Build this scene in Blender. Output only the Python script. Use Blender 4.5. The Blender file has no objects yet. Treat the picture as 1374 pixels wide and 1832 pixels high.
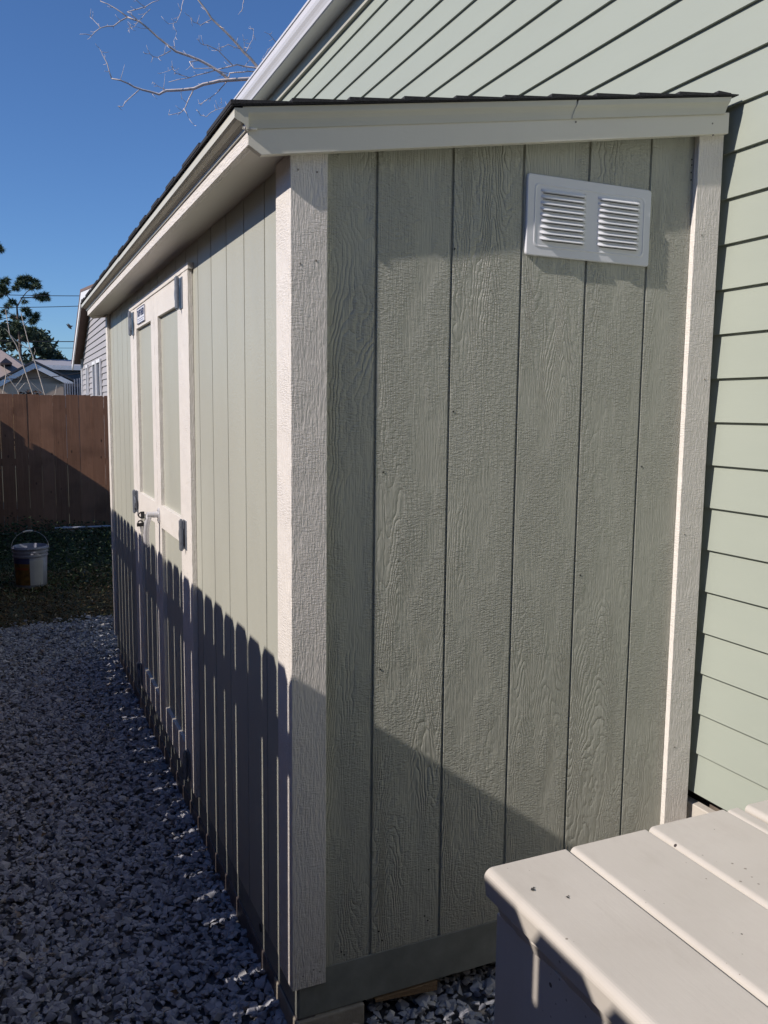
import bpy, bmesh, math, random
import numpy as np
from mathutils import Vector, Matrix, Euler, noise as mn
R = math.radians
random.seed(7); rng = np.random.default_rng(7)
S = bpy.context.scene
COL = S.collection

# ------------------------------------------------------------------ camera
CP = Vector((-0.6263, -1.9099, 1.4498)); FPX = 1520.84
CR = Vector((0.9133, -0.4071, 0.0104)); CU = Vector((0.0387, 0.112, 0.993)); CF = Vector((0.4054, 0.9065, -0.1181))
cam_d = bpy.data.cameras.new('camera'); cam = bpy.data.objects.new('camera', cam_d); COL.objects.link(cam)
m = Matrix((CR, CU, -CF)).transposed().to_4x4(); m.translation = CP
cam.matrix_world = m
cam_d.sensor_fit = 'HORIZONTAL'; cam_d.sensor_width = 36; cam_d.lens = FPX / 1374 * 36
cam_d.clip_start = 0.05; cam_d.clip_end = 500
S.camera = cam

# ------------------------------------------------------------------ sky and sun
SUN = Vector((-1, -0.13, 0.72)).normalized()
W = bpy.data.worlds.new('World'); S.world = W; W.use_nodes = True
nt = W.node_tree; bg = nt.nodes['Background']
sky = nt.nodes.new('ShaderNodeTexSky'); sky.sky_type = 'NISHITA'; sky.sun_disc = False
sky.sun_elevation = math.asin(SUN.z); sky.sun_rotation = math.atan2(SUN.x, SUN.y) % (2 * math.pi)
sky.air_density = 1.0; sky.dust_density = 0.15; sky.ozone_density = 3.0; sky.altitude = 0
mulc = nt.nodes.new('ShaderNodeMix'); mulc.data_type = 'RGBA'; mulc.blend_type = 'MULTIPLY'; mulc.inputs[0].default_value = 1.0
mulc.inputs[7].default_value = (0.62, 0.86, 1.20, 1)
nt.links.new(sky.outputs[0], mulc.inputs[6]); nt.links.new(mulc.outputs[2], bg.inputs[0]); bg.inputs[1].default_value = 0.095
sd = bpy.data.lights.new('sun', 'SUN'); sd.energy = 4.9; sd.angle = R(0.5); sd.color = (1.0, 0.905, 0.825)
so = bpy.data.objects.new('sun', sd); COL.objects.link(so)
so.rotation_euler = SUN.to_track_quat('Z', 'Y').to_euler(); so.location = (-8, -2, 8)
S.view_settings.view_transform = 'Standard'; S.view_settings.look = 'None'
S.view_settings.exposure = 0.06; S.view_settings.gamma = 1.0
S.render.engine = 'CYCLES'
S.render.resolution_x = 768; S.render.resolution_y = 1024

# ------------------------------------------------------------------ helpers
def at(px, py, Y):
    """photo sight line met with the wall plane y = Y"""
    d = CF + CR * ((px - 687) / FPX) + CU * ((916 - py) / FPX)
    return CP + d * ((Y - CP.y) / d.y)

class MB:
    def __init__(s): s.v = []; s.f = []
    def add(s, vs, fs):
        o = len(s.v); s.v += [tuple(p) for p in vs]; s.f += [tuple(i + o for i in f) for f in fs]; return s
    def box(s, x0, x1, y0, y1, z0, z1):
        return s.add([(x, y, z) for x in (x0, x1) for y in (y0, y1) for z in (z0, z1)],
                     [(0, 1, 3, 2), (4, 6, 7, 5), (0, 4, 5, 1), (2, 3, 7, 6), (0, 2, 6, 4), (1, 5, 7, 3)])
    def prism(s, poly, ax, a, b):
        """poly of 2D points in the two other axes (in x,y,z order), extruded along ax from a to b"""
        def P(p, t):
            l = list(p); l.insert(ax, t); return tuple(l)
        n = len(poly)
        return s.add([P(p, a) for p in poly] + [P(p, b) for p in poly],
                     [tuple(range(n))[::-1], tuple(range(n, 2 * n))] + [(i, (i + 1) % n, n + (i + 1) % n, n + i) for i in range(n)])
    def tube(s, pts, r, n=8, r1=None):
        pts = [Vector(p) for p in pts]; k = len(pts)
        rs = r if isinstance(r, (list, tuple)) else [r + ((r1 if r1 is not None else r) - r) * i / max(1, k - 1) for i in range(k)]
        vs = []; u = None
        for i, p in enumerate(pts):
            t = (pts[min(i + 1, k - 1)] - pts[max(i - 1, 0)]).normalized()
            if u is None: u = t.orthogonal().normalized()
            else: u = (u - t * u.dot(t)).normalized()
            w = t.cross(u)
            for j in range(n):
                a = 2 * math.pi * j / n; vs.append(p + (u * math.cos(a) + w * math.sin(a)) * rs[i])
        fs = [(i * n + j, i * n + (j + 1) % n, (i + 1) * n + (j + 1) % n, (i + 1) * n + j) for i in range(k - 1) for j in range(n)]
        fs += [tuple(range(n))[::-1], tuple(range((k - 1) * n, k * n))]
        return s.add(vs, fs)
    def lathe(s, prof, cx, cy, n=40):
        vs = []; k = len(prof)
        for r, z in prof:
            for j in range(n):
                a = 2 * math.pi * j / n; vs.append((cx + r * math.cos(a), cy + r * math.sin(a), z))
        fs = [(i * n + j, i * n + (j + 1) % n, (i + 1) * n + (j + 1) % n, (i + 1) * n + j) for i in range(k - 1) for j in range(n)]
        return s.add(vs, fs)

OFF = {}
def link(name, me, parent=None, loc=(0, 0, 0)):
    o = bpy.data.objects.new(name, me); COL.objects.link(o)
    base = OFF[parent.name] if parent else Vector((0, 0, 0))
    o.parent = parent
    o.location = Vector(loc) - base
    OFF[o.name] = Vector(loc)
    return o
def fixn(me):
    bm = bmesh.new(); bm.from_mesh(me); bmesh.ops.recalc_face_normals(bm, faces=bm.faces); bm.to_mesh(me); bm.free()
def obj(name, mb, mat, parent=None, bevel=0, smooth=False, seg=2, fix=True, loc=None):
    base = Vector(loc) if loc is not None else (OFF[parent.name] if parent else Vector((0, 0, 0)))
    me = bpy.data.meshes.new(name)
    me.from_pydata([(v[0] - base[0], v[1] - base[1], v[2] - base[2]) for v in mb.v], [], mb.f)
    if fix: fixn(me)
    me.materials.append(mat)
    if smooth:
        for p in me.polygons: p.use_smooth = True
    o = link(name, me, parent, base)
    if bevel:
        b = o.modifiers.new('bevel', 'BEVEL'); b.width = bevel; b.segments = seg; b.limit_method = 'ANGLE'; b.angle_limit = R(40)
    return o
def tag(o, label=None, cat=None, group=None, kind=None):
    if label: o['label'] = label
    if cat: o['category'] = cat
    if group: o['group'] = group
    if kind: o['kind'] = kind
    return o
def thing(name, label, cat, loc, group=None):
    return tag(link(name, None, None, loc), label, cat, group)
def big(name, verts, faces, mat, kind=None, smooth=False, parent=None, mats=None, midx=None):
    base = OFF[parent.name] if parent else Vector((0, 0, 0))
    verts = np.asarray(verts, dtype=np.float32) - np.array(base, dtype=np.float32)
    faces = np.asarray(faces, dtype=np.int32)
    me = bpy.data.meshes.new(name); nf, k = faces.shape
    me.vertices.add(len(verts)); me.vertices.foreach_set('co', verts.ravel())
    me.loops.add(nf * k); me.loops.foreach_set('vertex_index', faces.ravel())
    me.polygons.add(nf); me.polygons.foreach_set('loop_start', np.arange(nf, dtype=np.int32) * k)
    me.polygons.foreach_set('loop_total', np.full(nf, k, dtype=np.int32))
    me.materials.append(mat)
    me.update(calc_edges=True); me.validate()
    me.polygons.foreach_set('use_smooth', [smooth] * len(me.polygons))
    o = link(name, me, parent, base)
    if kind: o['kind'] = kind
    return o

# ------------------------------------------------------------------ materials
class N:
    def __init__(s, name):
        s.m = bpy.data.materials.new(name); s.m.use_nodes = True; s.t = s.m.node_tree
        s.b = s.t.nodes['Principled BSDF']; s._p = None
    def n(s, typ, **kw):
        x = s.t.nodes.new(typ)
        for k, v in kw.items(): setattr(x, k, v)
        return x
    def set(s, sock, val):
        if hasattr(val, 'is_linked') or isinstance(val, bpy.types.NodeSocket): s.t.links.new(val, sock)
        else: sock.default_value = val
    def math(s, op, a, b=0.0, c=None, clamp=False):
        x = s.n('ShaderNodeMath', operation=op); x.use_clamp = clamp
        s.set(x.inputs[0], a); s.set(x.inputs[1], b)
        if c is not None: s.set(x.inputs[2], c)
        return x.outputs[0]
    def xyz(s):
        g = s.n('ShaderNodeNewGeometry'); q = s.n('ShaderNodeSeparateXYZ'); s.t.links.new(g.outputs['Position'], q.inputs[0])
        return q.outputs[0], q.outputs[1], q.outputs[2]
    def vec(s, x, y, z):
        q = s.n('ShaderNodeCombineXYZ')
        for i, v in enumerate((x, y, z)): s.set(q.inputs[i], v)
        return q.outputs[0]
    def noise(s, v, scale=1.0, detail=2.0, rough=0.5, dist=0.0):
        x = s.n('ShaderNodeTexNoise'); s.set(x.inputs['Vector'], v)
        x.inputs['Scale'].default_value = scale; x.inputs['Detail'].default_value = detail
        x.inputs['Roughness'].default_value = rough; x.inputs['Distortion'].default_value = dist
        return x.outputs[0]
    def ramp(s, f, stops):
        x = s.n('ShaderNodeValToRGB'); s.set(x.inputs[0], f); e = x.color_ramp.elements
        while len(e) < len(stops): e.new(0.5)
        for i, (p, c) in enumerate(stops):
            e[i].position = p; e[i].color = (*c, 1) if len(c) == 3 else c
        return x.outputs[0]
    def maprange(s, f, a, b, c=0.0, d=1.0):
        x = s.n('ShaderNodeMapRange'); s.set(x.inputs[0], f)
        for i, v in enumerate((a, b, c, d)): x.inputs[i + 1].default_value = v
        return x.outputs[0]
    def mix(s, f, a, b):
        x = s.n('ShaderNodeMix', data_type='RGBA'); s.set(x.inputs[0], f)
        s.set(x.inputs[6], a if not isinstance(a, tuple) else (*a, 1)); s.set(x.inputs[7], b if not isinstance(b, tuple) else (*b, 1))
        return x.outputs[2]
    def bump(s, h, dist=0.002, strength=1.0, prev=None):
        x = s.n('ShaderNodeBump'); s.set(x.inputs['Height'], h); x.inputs['Distance'].default_value = dist; x.inputs['Strength'].default_value = strength
        if prev is not None: s.set(x.inputs['Normal'], prev)
        s.t.links.new(x.outputs[0], s.b.inputs['Normal']); return x.outputs[0]
    def base(s, c, rough=0.5, metal=0.0, spec=0.5):
        s.set(s.b.inputs['Base Color'], (*c, 1) if isinstance(c, tuple) else c)
        s.set(s.b.inputs['Roughness'], rough); s.b.inputs['Metallic'].default_value = metal
        s.b.inputs['Specular IOR Level'].default_value = spec
        return s

def mat_siding(name, col, axis, pitch=0.2032, off=0.0, relief=0.95):
    """embossed cedar-grain panel: flowing grain contours, fibre and rough-sawn ripple patches, each board its own"""
    k = N(name); x, y, z = k.xyz(); u = {'x': x, 'y': y}[axis]
    u = k.math('SUBTRACT', u, off)
    b = k.math('FLOOR', k.math('DIVIDE', u, pitch))
    bo = k.math('MULTIPLY', b, 3.37)
    # flowing contours
    n1 = k.noise(k.vec(k.math('MULTIPLY_ADD', u, 5.5, bo), k.math('MULTIPLY', bo, 1.7), k.math('MULTIPLY_ADD', z, 0.75, bo)), 1.0, 2.0, 0.45, 0.25)
    wob = k.noise(k.vec(k.math('MULTIPLY', u, 24.0), bo, k.math('MULTIPLY', z, 14.0)), 1.0, 2.0, 0.6)
    ph = k.math('ADD', k.math('MULTIPLY', n1, 190.0), k.math('MULTIPLY', wob, 9.0))
    lines = k.math('POWER', k.math('ABSOLUTE', k.math('SINE', ph)), 0.6)
    m1 = k.maprange(k.noise(k.vec(k.math('MULTIPLY', u, 7.0), bo, k.math('MULTIPLY', z, 1.6)), 1.0, 2.0), 0.42, 0.66)
    fib = k.noise(k.vec(k.math('MULTIPLY', u, 330.0), bo, k.math('MULTIPLY', z, 16.0)), 1.0, 2.0, 0.6)
    rip = k.noise(k.vec(k.math('MULTIPLY', u, 75.0), bo, k.math('MULTIPLY', z, 230.0)), 1.0, 2.0, 0.6, 0.5)
    m2 = k.maprange(k.noise(k.vec(k.math('MULTIPLY', u, 11.0), k.math('ADD', bo, 9.0), k.math('MULTIPLY', z, 5.0)), 1.0, 3.0), 0.40, 0.56)
    h = k.math('ADD', k.math('MULTIPLY', k.math('MULTIPLY', lines, m1), 0.62), k.math('MULTIPLY', fib, 0.6))
    h = k.math('ADD', h, k.math('MULTIPLY', k.math('MULTIPLY', rip, m2), 1.0))
    nrm = k.bump(h, 0.0054, relief)
    t = k.noise(k.vec(k.math('MULTIPLY', u, 3.0), bo, k.math('MULTIPLY', z, 1.3)), 1.0, 4.0)
    c = k.mix(k.maprange(t, 0.3, 0.7), tuple(v * 0.95 for v in col), tuple(min(1, v * 1.04) for v in col))
    # mud splash and specks low on the wall
    low = k.maprange(k.math('ADD', z, k.math('MULTIPLY', k.noise(k.vec(k.math('MULTIPLY', u, 9.0), 0.0, k.math('MULTIPLY', z, 6.0)), 1.0, 4.0), 0.16)), 0.05, 0.34, 1.0, 0.0)
    c = k.mix(k.math('MULTIPLY', low, 0.30), c, (0.20, 0.17, 0.12))
    sp = k.noise(k.vec(k.math('MULTIPLY', u, 38.0), 3.0, k.math('MULTIPLY', z, 34.0)), 1.0, 3.0, 0.7)
    c = k.mix(k.maprange(sp, 0.775, 0.79), c, (0.11, 0.10, 0.08))
    k.base(c, 0.42, spec=0.45)
    return k.m

def mat_trim(name, col, ax='z', bumpd=0.0050, rough=0.42, strength=0.9, dirt=True):
    """primed and painted textured trim board, grain running along axis ax"""
    k = N(name); x, y, z = k.xyz()
    f = {'z': (240, 240, 34), 'x': (26, 190, 190), 'y': (190, 26, 190)}[ax]
    g = {'z': (60, 60, 230), 'x': (120, 45, 45), 'y': (45, 120, 45)}[ax]
    def sc(t): return k.vec(k.math('MULTIPLY', x, t[0]), k.math('MULTIPLY', y, t[1]), k.math('MULTIPLY', z, t[2]))
    a = k.noise(sc(f), 1.0, 2.0, 0.6, 0.2); b = k.noise(sc(g), 1.0, 3.0, 0.65, 0.12)
    mk = k.maprange(k.noise(k.vec(k.math('MULTIPLY', x, 9), k.math('MULTIPLY', y, 9), k.math('MULTIPLY', z, 9)), 1.0, 2.0), 0.35, 0.6)
    h = k.math('ADD', k.math('MULTIPLY', a, 0.75), k.math('MULTIPLY', k.math('MULTIPLY', b, mk), 0.7))
    k.bump(h, bumpd, strength)
    t = k.noise(k.vec(k.math('MULTIPLY', x, 4), k.math('MULTIPLY', y, 4), k.math('MULTIPLY', z, 4)), 1.0, 4.0)
    c = k.mix(t, tuple(v * 0.93 for v in col), col)
    if dirt:
        low = k.maprange(z, -0.02, 0.30, 1.0, 0.0)
        d = k.noise(k.vec(k.math('MULTIPLY', x, 60), k.math('MULTIPLY', y, 60), k.math('MULTIPLY', z, 50)), 1.0, 4.0, 0.7)
        c = k.mix(k.math('MULTIPLY', low, k.maprange(d, 0.35, 0.7, 0.1, 0.6)), c, (0.30, 0.25, 0.18))
    k.base(c, rough, spec=0.45)
    return k.m

def mat_plain(name, col, rough=0.5, metal=0.0, var=0.08, scale=8.0, bump=0.0, bscale=60.0, spec=0.5):
    k = N(name); x, y, z = k.xyz(); p = k.vec(x, y, z)
    t = k.noise(p, scale, 4.0, 0.6)
    c = k.mix(k.maprange(t, 0.3, 0.7), tuple(v * (1 - var) for v in col), tuple(min(1, v * (1 + var)) for v in col))
    if bump: k.bump(k.noise(p, bscale, 4.0, 0.6), bump, 0.7)
    k.base(c, rough, metal, spec)
    return k.m

SID = (0.412, 0.420, 0.362)
TRIM = (0.78, 0.745, 0.695)
M = {}
M['end'] = mat_siding('shed_siding_end', SID, 'x')
M['side'] = mat_siding('shed_siding_side', SID, 'y', off=0.05, relief=0.22)
M['trim'] = mat_trim('trim_vertical', TRIM, 'z')
M['trimy'] = mat_trim('trim_along_eave', TRIM, 'y', dirt=False)
M['trimx'] = mat_trim('trim_along_rake', (0.80, 0.775, 0.675), 'x', 0.0008, strength=0.4, dirt=False)
M['tail'] = mat_trim('rake_tail_paint', (0.80, 0.775, 0.675), 'x', 0.0012, strength=0.8, dirt=False)
M['drip'] = mat_plain('drip_edge_metal', (0.62, 0.61, 0.52), 0.35, 0.0, 0.05, 3.0)
M['soffit'] = mat_trim('soffit_paint', (0.68, 0.65, 0.58), 'y', 0.0005, strength=0.4, dirt=False)
M['vent'] = mat_plain('vent_white_metal', (0.74, 0.76, 0.80), 0.32, 0.0, 0.02, 5.0)
M['dark'] = mat_plain('dark_slot', (0.03, 0.03, 0.03), 0.8)
M['steel'] = mat_plain('base_steel', (0.19, 0.20, 0.18), 0.55, 0.0, 0.22, 9.0, 0.0006, 80)
M['hinge'] = mat_plain('galvanised_steel', (0.24, 0.27, 0.32), 0.38, 0.6, 0.15, 60.0)
M['chrome'] = mat_plain('satin_chrome', (0.66, 0.66, 0.68), 0.3, 0.35, 0.05, 30.0)
M['blackplastic'] = mat_plain('black_plastic', (0.018, 0.018, 0.02), 0.45)
M['wood_raw'] = mat_trim('treated_wood', (0.20, 0.13, 0.07), 'x', dirt=False)
M['runner'] = mat_trim('weathered_runner', (0.10, 0.085, 0.08), 'y', dirt=False)
M['concrete'] = mat_plain('concrete_block', (0.30, 0.27, 0.22), 0.9, 0, 0.2, 30.0, 0.0015, 200)

def mat_shingle():
    k = N('asphalt_shingle'); x, y, z = k.xyz(); p = k.vec(x, y, z)
    t = k.noise(p, 350.0, 2.0, 0.7); c = k.mix(k.maprange(t, 0.35, 0.65), (0.010, 0.011, 0.014), (0.045, 0.046, 0.052))
    k.bump(t, 0.002, 0.8); k.base(c, 0.85); return k.m
M['shingle'] = mat_shingle()

def mat_house():
    k = N('green_lap_siding'); x, y, z = k.xyz()
    t = k.noise(k.vec(x, k.math('MULTIPLY', y, 1.5), k.math('MULTIPLY', z, 7.0)), 1.0, 5.0, 0.6)
    c = k.mix(k.maprange(t, 0.3, 0.7), (0.335, 0.372, 0.322), (0.355, 0.392, 0.338))
    rowi = k.math('FLOOR', k.math('DIVIDE', k.math('SUBTRACT', z, 0.288), 0.1266))
    r = k.noise(k.vec(k.math('MULTIPLY', rowi, 7.3), 0.0, 0.0), 1.0, 0.0)
    c = k.mix(k.math('MULTIPLY', r, 0.12), c, (0.325, 0.36, 0.31))
    f = k.noise(k.vec(k.math('MULTIPLY', x, 200), k.math('MULTIPLY', y, 14), k.math('MULTIPLY', z, 200)), 1.0, 3.0, 0.6)
    k.bump(f, 0.0003, 0.4); k.base(c, 0.5, spec=0.35); return k.m
M['house'] = mat_house()
M['gutter'] = mat_plain('gutter_white', (0.68, 0.67, 0.68), 0.3, 0.0, 0.03, 2.0)
M['hsoffit'] = mat_plain('house_soffit', (0.42, 0.42, 0.36), 0.6, 0.0, 0.05, 3.0)
M['found'] = mat_plain('foundation_brown', (0.13, 0.105, 0.085), 0.9, 0, 0.2, 12.0, 0.002, 60)

def mat_deck():
    k = N('deck_paint'); x, y, z = k.xyz(); p = k.vec(x, y, z)
    t = k.noise(p, 5.0, 5.0, 0.6); c = k.mix(k.maprange(t, 0.3, 0.7), (0.50, 0.468, 0.415), (0.55, 0.517, 0.462))
    # scuffs and worn grey patches
    w = k.noise(k.vec(k.math('MULTIPLY', x, 16), k.math('MULTIPLY', y, 7), z), 1.0, 6.0, 0.7)
    c = k.mix(k.math('MULTIPLY', k.maprange(w, 0.52, 0.76), 0.40), c, (0.41, 0.375, 0.325))
    v = k.n('ShaderNodeTexVoronoi'); v.inputs['Scale'].default_value = 17.0; k.set(v.inputs['Vector'], p)
    rad = k.noise(p, 3.1, 2.0)
    spot = k.math('LESS_THAN', v.outputs['Distance'], k.maprange(rad, 0.36, 0.72, 0.0, 0.085))
    c = k.mix(spot, c, (0.05, 0.04, 0.035))
    v2 = k.n('ShaderNodeTexVoronoi'); v2.inputs['Scale'].default_value = 60.0; k.set(v2.inputs['Vector'], p)
    sp2 = k.math('LESS_THAN', v2.outputs['Distance'], k.maprange(k.noise(p, 6.0, 2.0), 0.46, 0.72, 0.0, 0.13))
    c = k.mix(k.math('MULTIPLY', sp2, 0.7), c, (0.16, 0.13, 0.10))
    g = k.noise(k.vec(k.math('MULTIPLY', x, 160), k.math('MULTIPLY', y, 8), k.math('MULTIPLY', z, 160)), 1.0, 3.0, 0.6)
    k.bump(k.math('ADD', k.math('MULTIPLY', g, 0.6), k.noise(p, 45.0, 4.0, 0.6)), 0.0009, 0.35)
    k.base(c, 0.45, spec=0.4); return k.m
M['deck'] = mat_deck()

def mat_pickets(name, c0, c1, ax, axmul, stops=(0.3, 0.7)):
    k = N(name); x, y, z = k.xyz()
    g = k.n('ShaderNodeNewGeometry'); oi = k.n('ShaderNodeObjectInfo')
    u = x if ax == 'x' else y
    rnd = oi.outputs['Random']
    t = k.noise(k.vec(k.math('MULTIPLY', u, 45), k.math('MULTIPLY', rnd, 40), k.math('MULTIPLY', z, 2.2)), 1.0, 5.0, 0.65, 0.8)
    c = k.mix(k.maprange(t, 0.3, 0.7), c0, c1)
    c = k.mix(k.math('MULTIPLY', rnd, 0.45), c, tuple(v * 1.45 for v in c1))
    v = k.n('ShaderNodeTexVoronoi'); v.inputs['Scale'].default_value = 1.0
    k.set(v.inputs['Vector'], k.vec(k.math('MULTIPLY', u, 7), k.math('MULTIPLY', rnd, 30), k.math('MULTIPLY', z, 3.4)))
    c = k.mix(k.maprange(v.outputs['Distance'], 0.04, 0.09, 0.8, 0.0), c, (0.03, 0.018, 0.012))
    st = k.noise(k.vec(k.math('MULTIPLY', u, 3), 0.0, k.math('MULTIPLY', z, 3)), 1.0, 4.0)
    c = k.mix(k.maprange(st, 0.48, 0.7, 0.0, 0.5), c, tuple(v * 0.55 for v in c0))
    k.bump(t, 0.002, 0.6); k.base(c, 0.8); return k.m
M['fence'] = mat_pickets('fence_cedar', (0.24, 0.115, 0.062), (0.37, 0.19, 0.11), 'x', 1)
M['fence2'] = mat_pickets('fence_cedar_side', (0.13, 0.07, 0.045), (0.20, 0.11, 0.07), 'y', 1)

def mat_island(name, ramp, rough=0.85, bump=0.0, trans=0.0):
    k = N(name); g = k.n('ShaderNodeNewGeometry')
    c = k.ramp(g.outputs['Random Per Island'], ramp)
    x, y, z = k.xyz(); p = k.vec(x, y, z)
    t = k.noise(p, 90.0, 3.0, 0.6)
    c = k.mix(k.maprange(t, 0.3, 0.75, 0.0, 0.35), c, (0.30, 0.31, 0.33) if bump else (0.05, 0.05, 0.03))
    if bump: k.bump(k.noise(p, 220.0, 4.0, 0.7), bump, 0.8)
    k.base(c, rough, spec=0.3)
    if trans: k.b.inputs['Transmission Weight'].default_value = 0
    return k.m
M['stone'] = mat_island('limestone_gravel', [(0.0, (0.20, 0.21, 0.25)), (0.25, (0.31, 0.325, 0.375)), (0.6, (0.40, 0.415, 0.47)), (0.88, (0.48, 0.49, 0.53)), (0.95, (0.58, 0.56, 0.53)), (1.0, (0.36, 0.28, 0.22))], 0.85, 0.001)
M['earth'] = mat_plain('dark_earth', (0.06, 0.055, 0.05), 0.95, 0, 0.35, 6.0, 0.01, 30)
M['ivy'] = mat_island('ground_leaves', [(0.0, (0.025, 0.05, 0.02)), (0.5, (0.05, 0.09, 0.03)), (0.85, (0.08, 0.13, 0.045)), (0.95, (0.20, 0.24, 0.13)), (1.0, (0.38, 0.36, 0.28))], 0.6)
M['litter'] = mat_island('dry_litter', [(0.0, (0.09, 0.06, 0.035)), (0.5, (0.19, 0.125, 0.07)), (0.8, (0.12, 0.12, 0.05)), (0.95, (0.30, 0.22, 0.13)), (1.0, (0.42, 0.38, 0.30))], 0.85)
M['pine'] = mat_island('pine_needles', [(0.0, (0.02, 0.04, 0.025)), (0.6, (0.04, 0.075, 0.04)), (1.0, (0.09, 0.12, 0.05))], 0.7)
M['oak'] = mat_island('oak_leaves', [(0.0, (0.025, 0.045, 0.03)), (0.6, (0.05, 0.075, 0.045)), (1.0, (0.09, 0.12, 0.07))], 0.6)
M['bark'] = mat_plain('pine_bark', (0.10, 0.075, 0.06), 0.95, 0, 0.3, 20)
M['palebark'] = mat_plain('pale_bark', (0.60, 0.52, 0.48), 0.7, 0, 0.3, 14.0)
M['twig'] = mat_plain('dry_stem', (0.58, 0.53, 0.46), 0.8, 0, 0.2, 20)

# ------------------------------------------------------------------ ground
GZ = -0.165
def ground_sheet(name, x0, x1, y0, y1, z, mat, n=2):
    xs = np.linspace(x0, x1, n); ys = np.linspace(y0, y1, n)
    v = [(a, b, z) for a in xs for b in ys]; f = [(i * n + j, (i + 1) * n + j, (i + 1) * n + j + 1, i * n + j + 1) for i in range(n - 1) for j in range(n - 1)]
    mb = MB(); mb.add(v, f); return obj(name, mb, mat)
tag(ground_sheet('ground', -250, 250, -250, 250, GZ - 0.015, mat_plain('lawn_ground', (0.06, 0.065, 0.035), 0.95, 0, 0.3, 2.0)), kind='structure')
tag(ground_sheet('gravel_bed', -3.0, 1.9, -3.5, 4.80, GZ - 0.012, mat_plain('gravel_bed_dust', (0.11, 0.11, 0.12), 0.95, 0, 0.3, 40.0, 0.006, 120)), kind='structure')

def stone_shape(i):
    r = random.Random(100 + i); bm = bmesh.new()
    for _ in range(11):
        v = Vector((r.gauss(0, 1), r.gauss(0, 1), r.gauss(0, 1))).normalized() * r.uniform(0.82, 1.08)
        bm.verts.new((v.x * 1.0, v.y * r.uniform(0.65, 0.9), v.z * 0.44))
    res = bmesh.ops.convex_hull(bm, input=bm.verts)
    bmesh.ops.delete(bm, geom=[g for g in res['geom_interior'] if isinstance(g, bmesh.types.BMVert)], context='VERTS')
    bmesh.ops.triangulate(bm, faces=bm.faces)
    bm.verts.index_update()
    v = np.array([p.co[:] for p in bm.verts]); f = np.array([[q.index for q in fc.verts] for fc in bm.faces]); bm.free()
    return v, f
SH = [stone_shape(i) for i in range(14)]
def scatter(shapes, pts, sizes, tilt=0.9, zsq=1.0):
    """many small shapes placed one by one, joined to one mesh"""
    V = []; F = []; o = 0
    n = len(pts); which = rng.integers(0, len(shapes), n)
    a = rng.uniform(0, 2 * np.pi, n); b = rng.normal(0, tilt, n) * 0.5; c = rng.normal(0, tilt, n) * 0.5
    for i in range(n):
        v, f = shapes[which[i]]
        ca, sa, cb, sb, cc, sc = np.cos(a[i]), np.sin(a[i]), np.cos(b[i]), np.sin(b[i]), np.cos(c[i]), np.sin(c[i])
        Rz = np.array([[ca, -sa, 0], [sa, ca, 0], [0, 0, 1]]); Rx = np.array([[1, 0, 0], [0, cb, -sb], [0, sb, cb]]); Ry = np.array([[cc, 0, sc], [0, 1, 0], [-sc, 0, cc]])
        V.append((v * sizes[i]) @ (Rz @ Rx @ Ry).T + pts[i]); F.append(f + o); o += len(v)
    return np.concatenate(V), np.concatenate(F)
def gravel_pts(n, x0, x1, y0, y1, z):
    x = rng.uniform(x0, x1, n); y = rng.uniform(y0, y1, n)
    und = np.array([mn.noise(Vector((a * 2.2, b * 2.2, 3.0))) for a, b in zip(x, y)]) * 0.012
    return np.stack([x, y, z + und + rng.uniform(-0.004, 0.010, n)], 1)
P1 = gravel_pts(30000, -1.12, 0.10, -0.75, 4.86, GZ + 0.004)
P1[:, 1] = np.where(P1[:, 1] > 4.72, P1[:, 1] - 0.10 * np.abs(np.sin(P1[:, 0] * 7)), P1[:, 1])
P2 = gravel_pts(5200, 0.0, 1.2, -0.95, 0.55, GZ + 0.004)
P3 = gravel_pts(2600, -1.12, 0.15, -0.75, 4.9, GZ + 0.018)
PP = np.concatenate([P1, P2, P3])
sz = np.clip(rng.lognormal(np.log(0.0132), 0.33, len(PP)), 0.006, 0.027)
sz = np.where((PP[:, 0] > 0.05) & (PP[:, 1] < 0.5), sz * 1.12, sz)
v, f = scatter(SH, PP, sz, 0.8)
tag(big('gravel', v, f, M['stone']), 'loose grey crushed stone covering the strip beside the shed', 'gravel', kind='stuff')

def leaf_shape(k):
    r = random.Random(k); w = r.uniform(0.35, 0.6); b = r.uniform(0.1, 0.35)
    v = np.array([(-1, 0, 0), (-0.1, w, b), (1, 0, -0.1), (-0.1, -w, b)]); return v, np.array([(0, 1, 2), (0, 2, 3)])
LV = [leaf_shape(i) for i in range(6)]
def blade_shape(k):
    r = random.Random(k + 50); h = r.uniform(0.6, 1.0); l = r.uniform(-0.5, 0.5)
    v = np.array([(-0.06, 0, 0), (0.06, 0, 0), (l * 0.4, 0.1, h * 0.6), (l, 0.15, h)]); return v, np.array([(0, 1, 2), (1, 3, 2)])
BL = [blade_shape(i) for i in range(6)]
n = 90; x = rng.uniform(-1.1, -0.02, n); y = rng.uniform(-0.4, 4.7, n)
v, f = scatter(LV, np.stack([x, y, np.full(n, GZ + 0.030)], 1), rng.uniform(0.008, 0.020, n), 0.6)
tag(big('dry_leaves', v, f, M['litter']), 'a few dry brown leaf scraps scattered over the grey gravel', 'leaves', kind='stuff')
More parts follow.
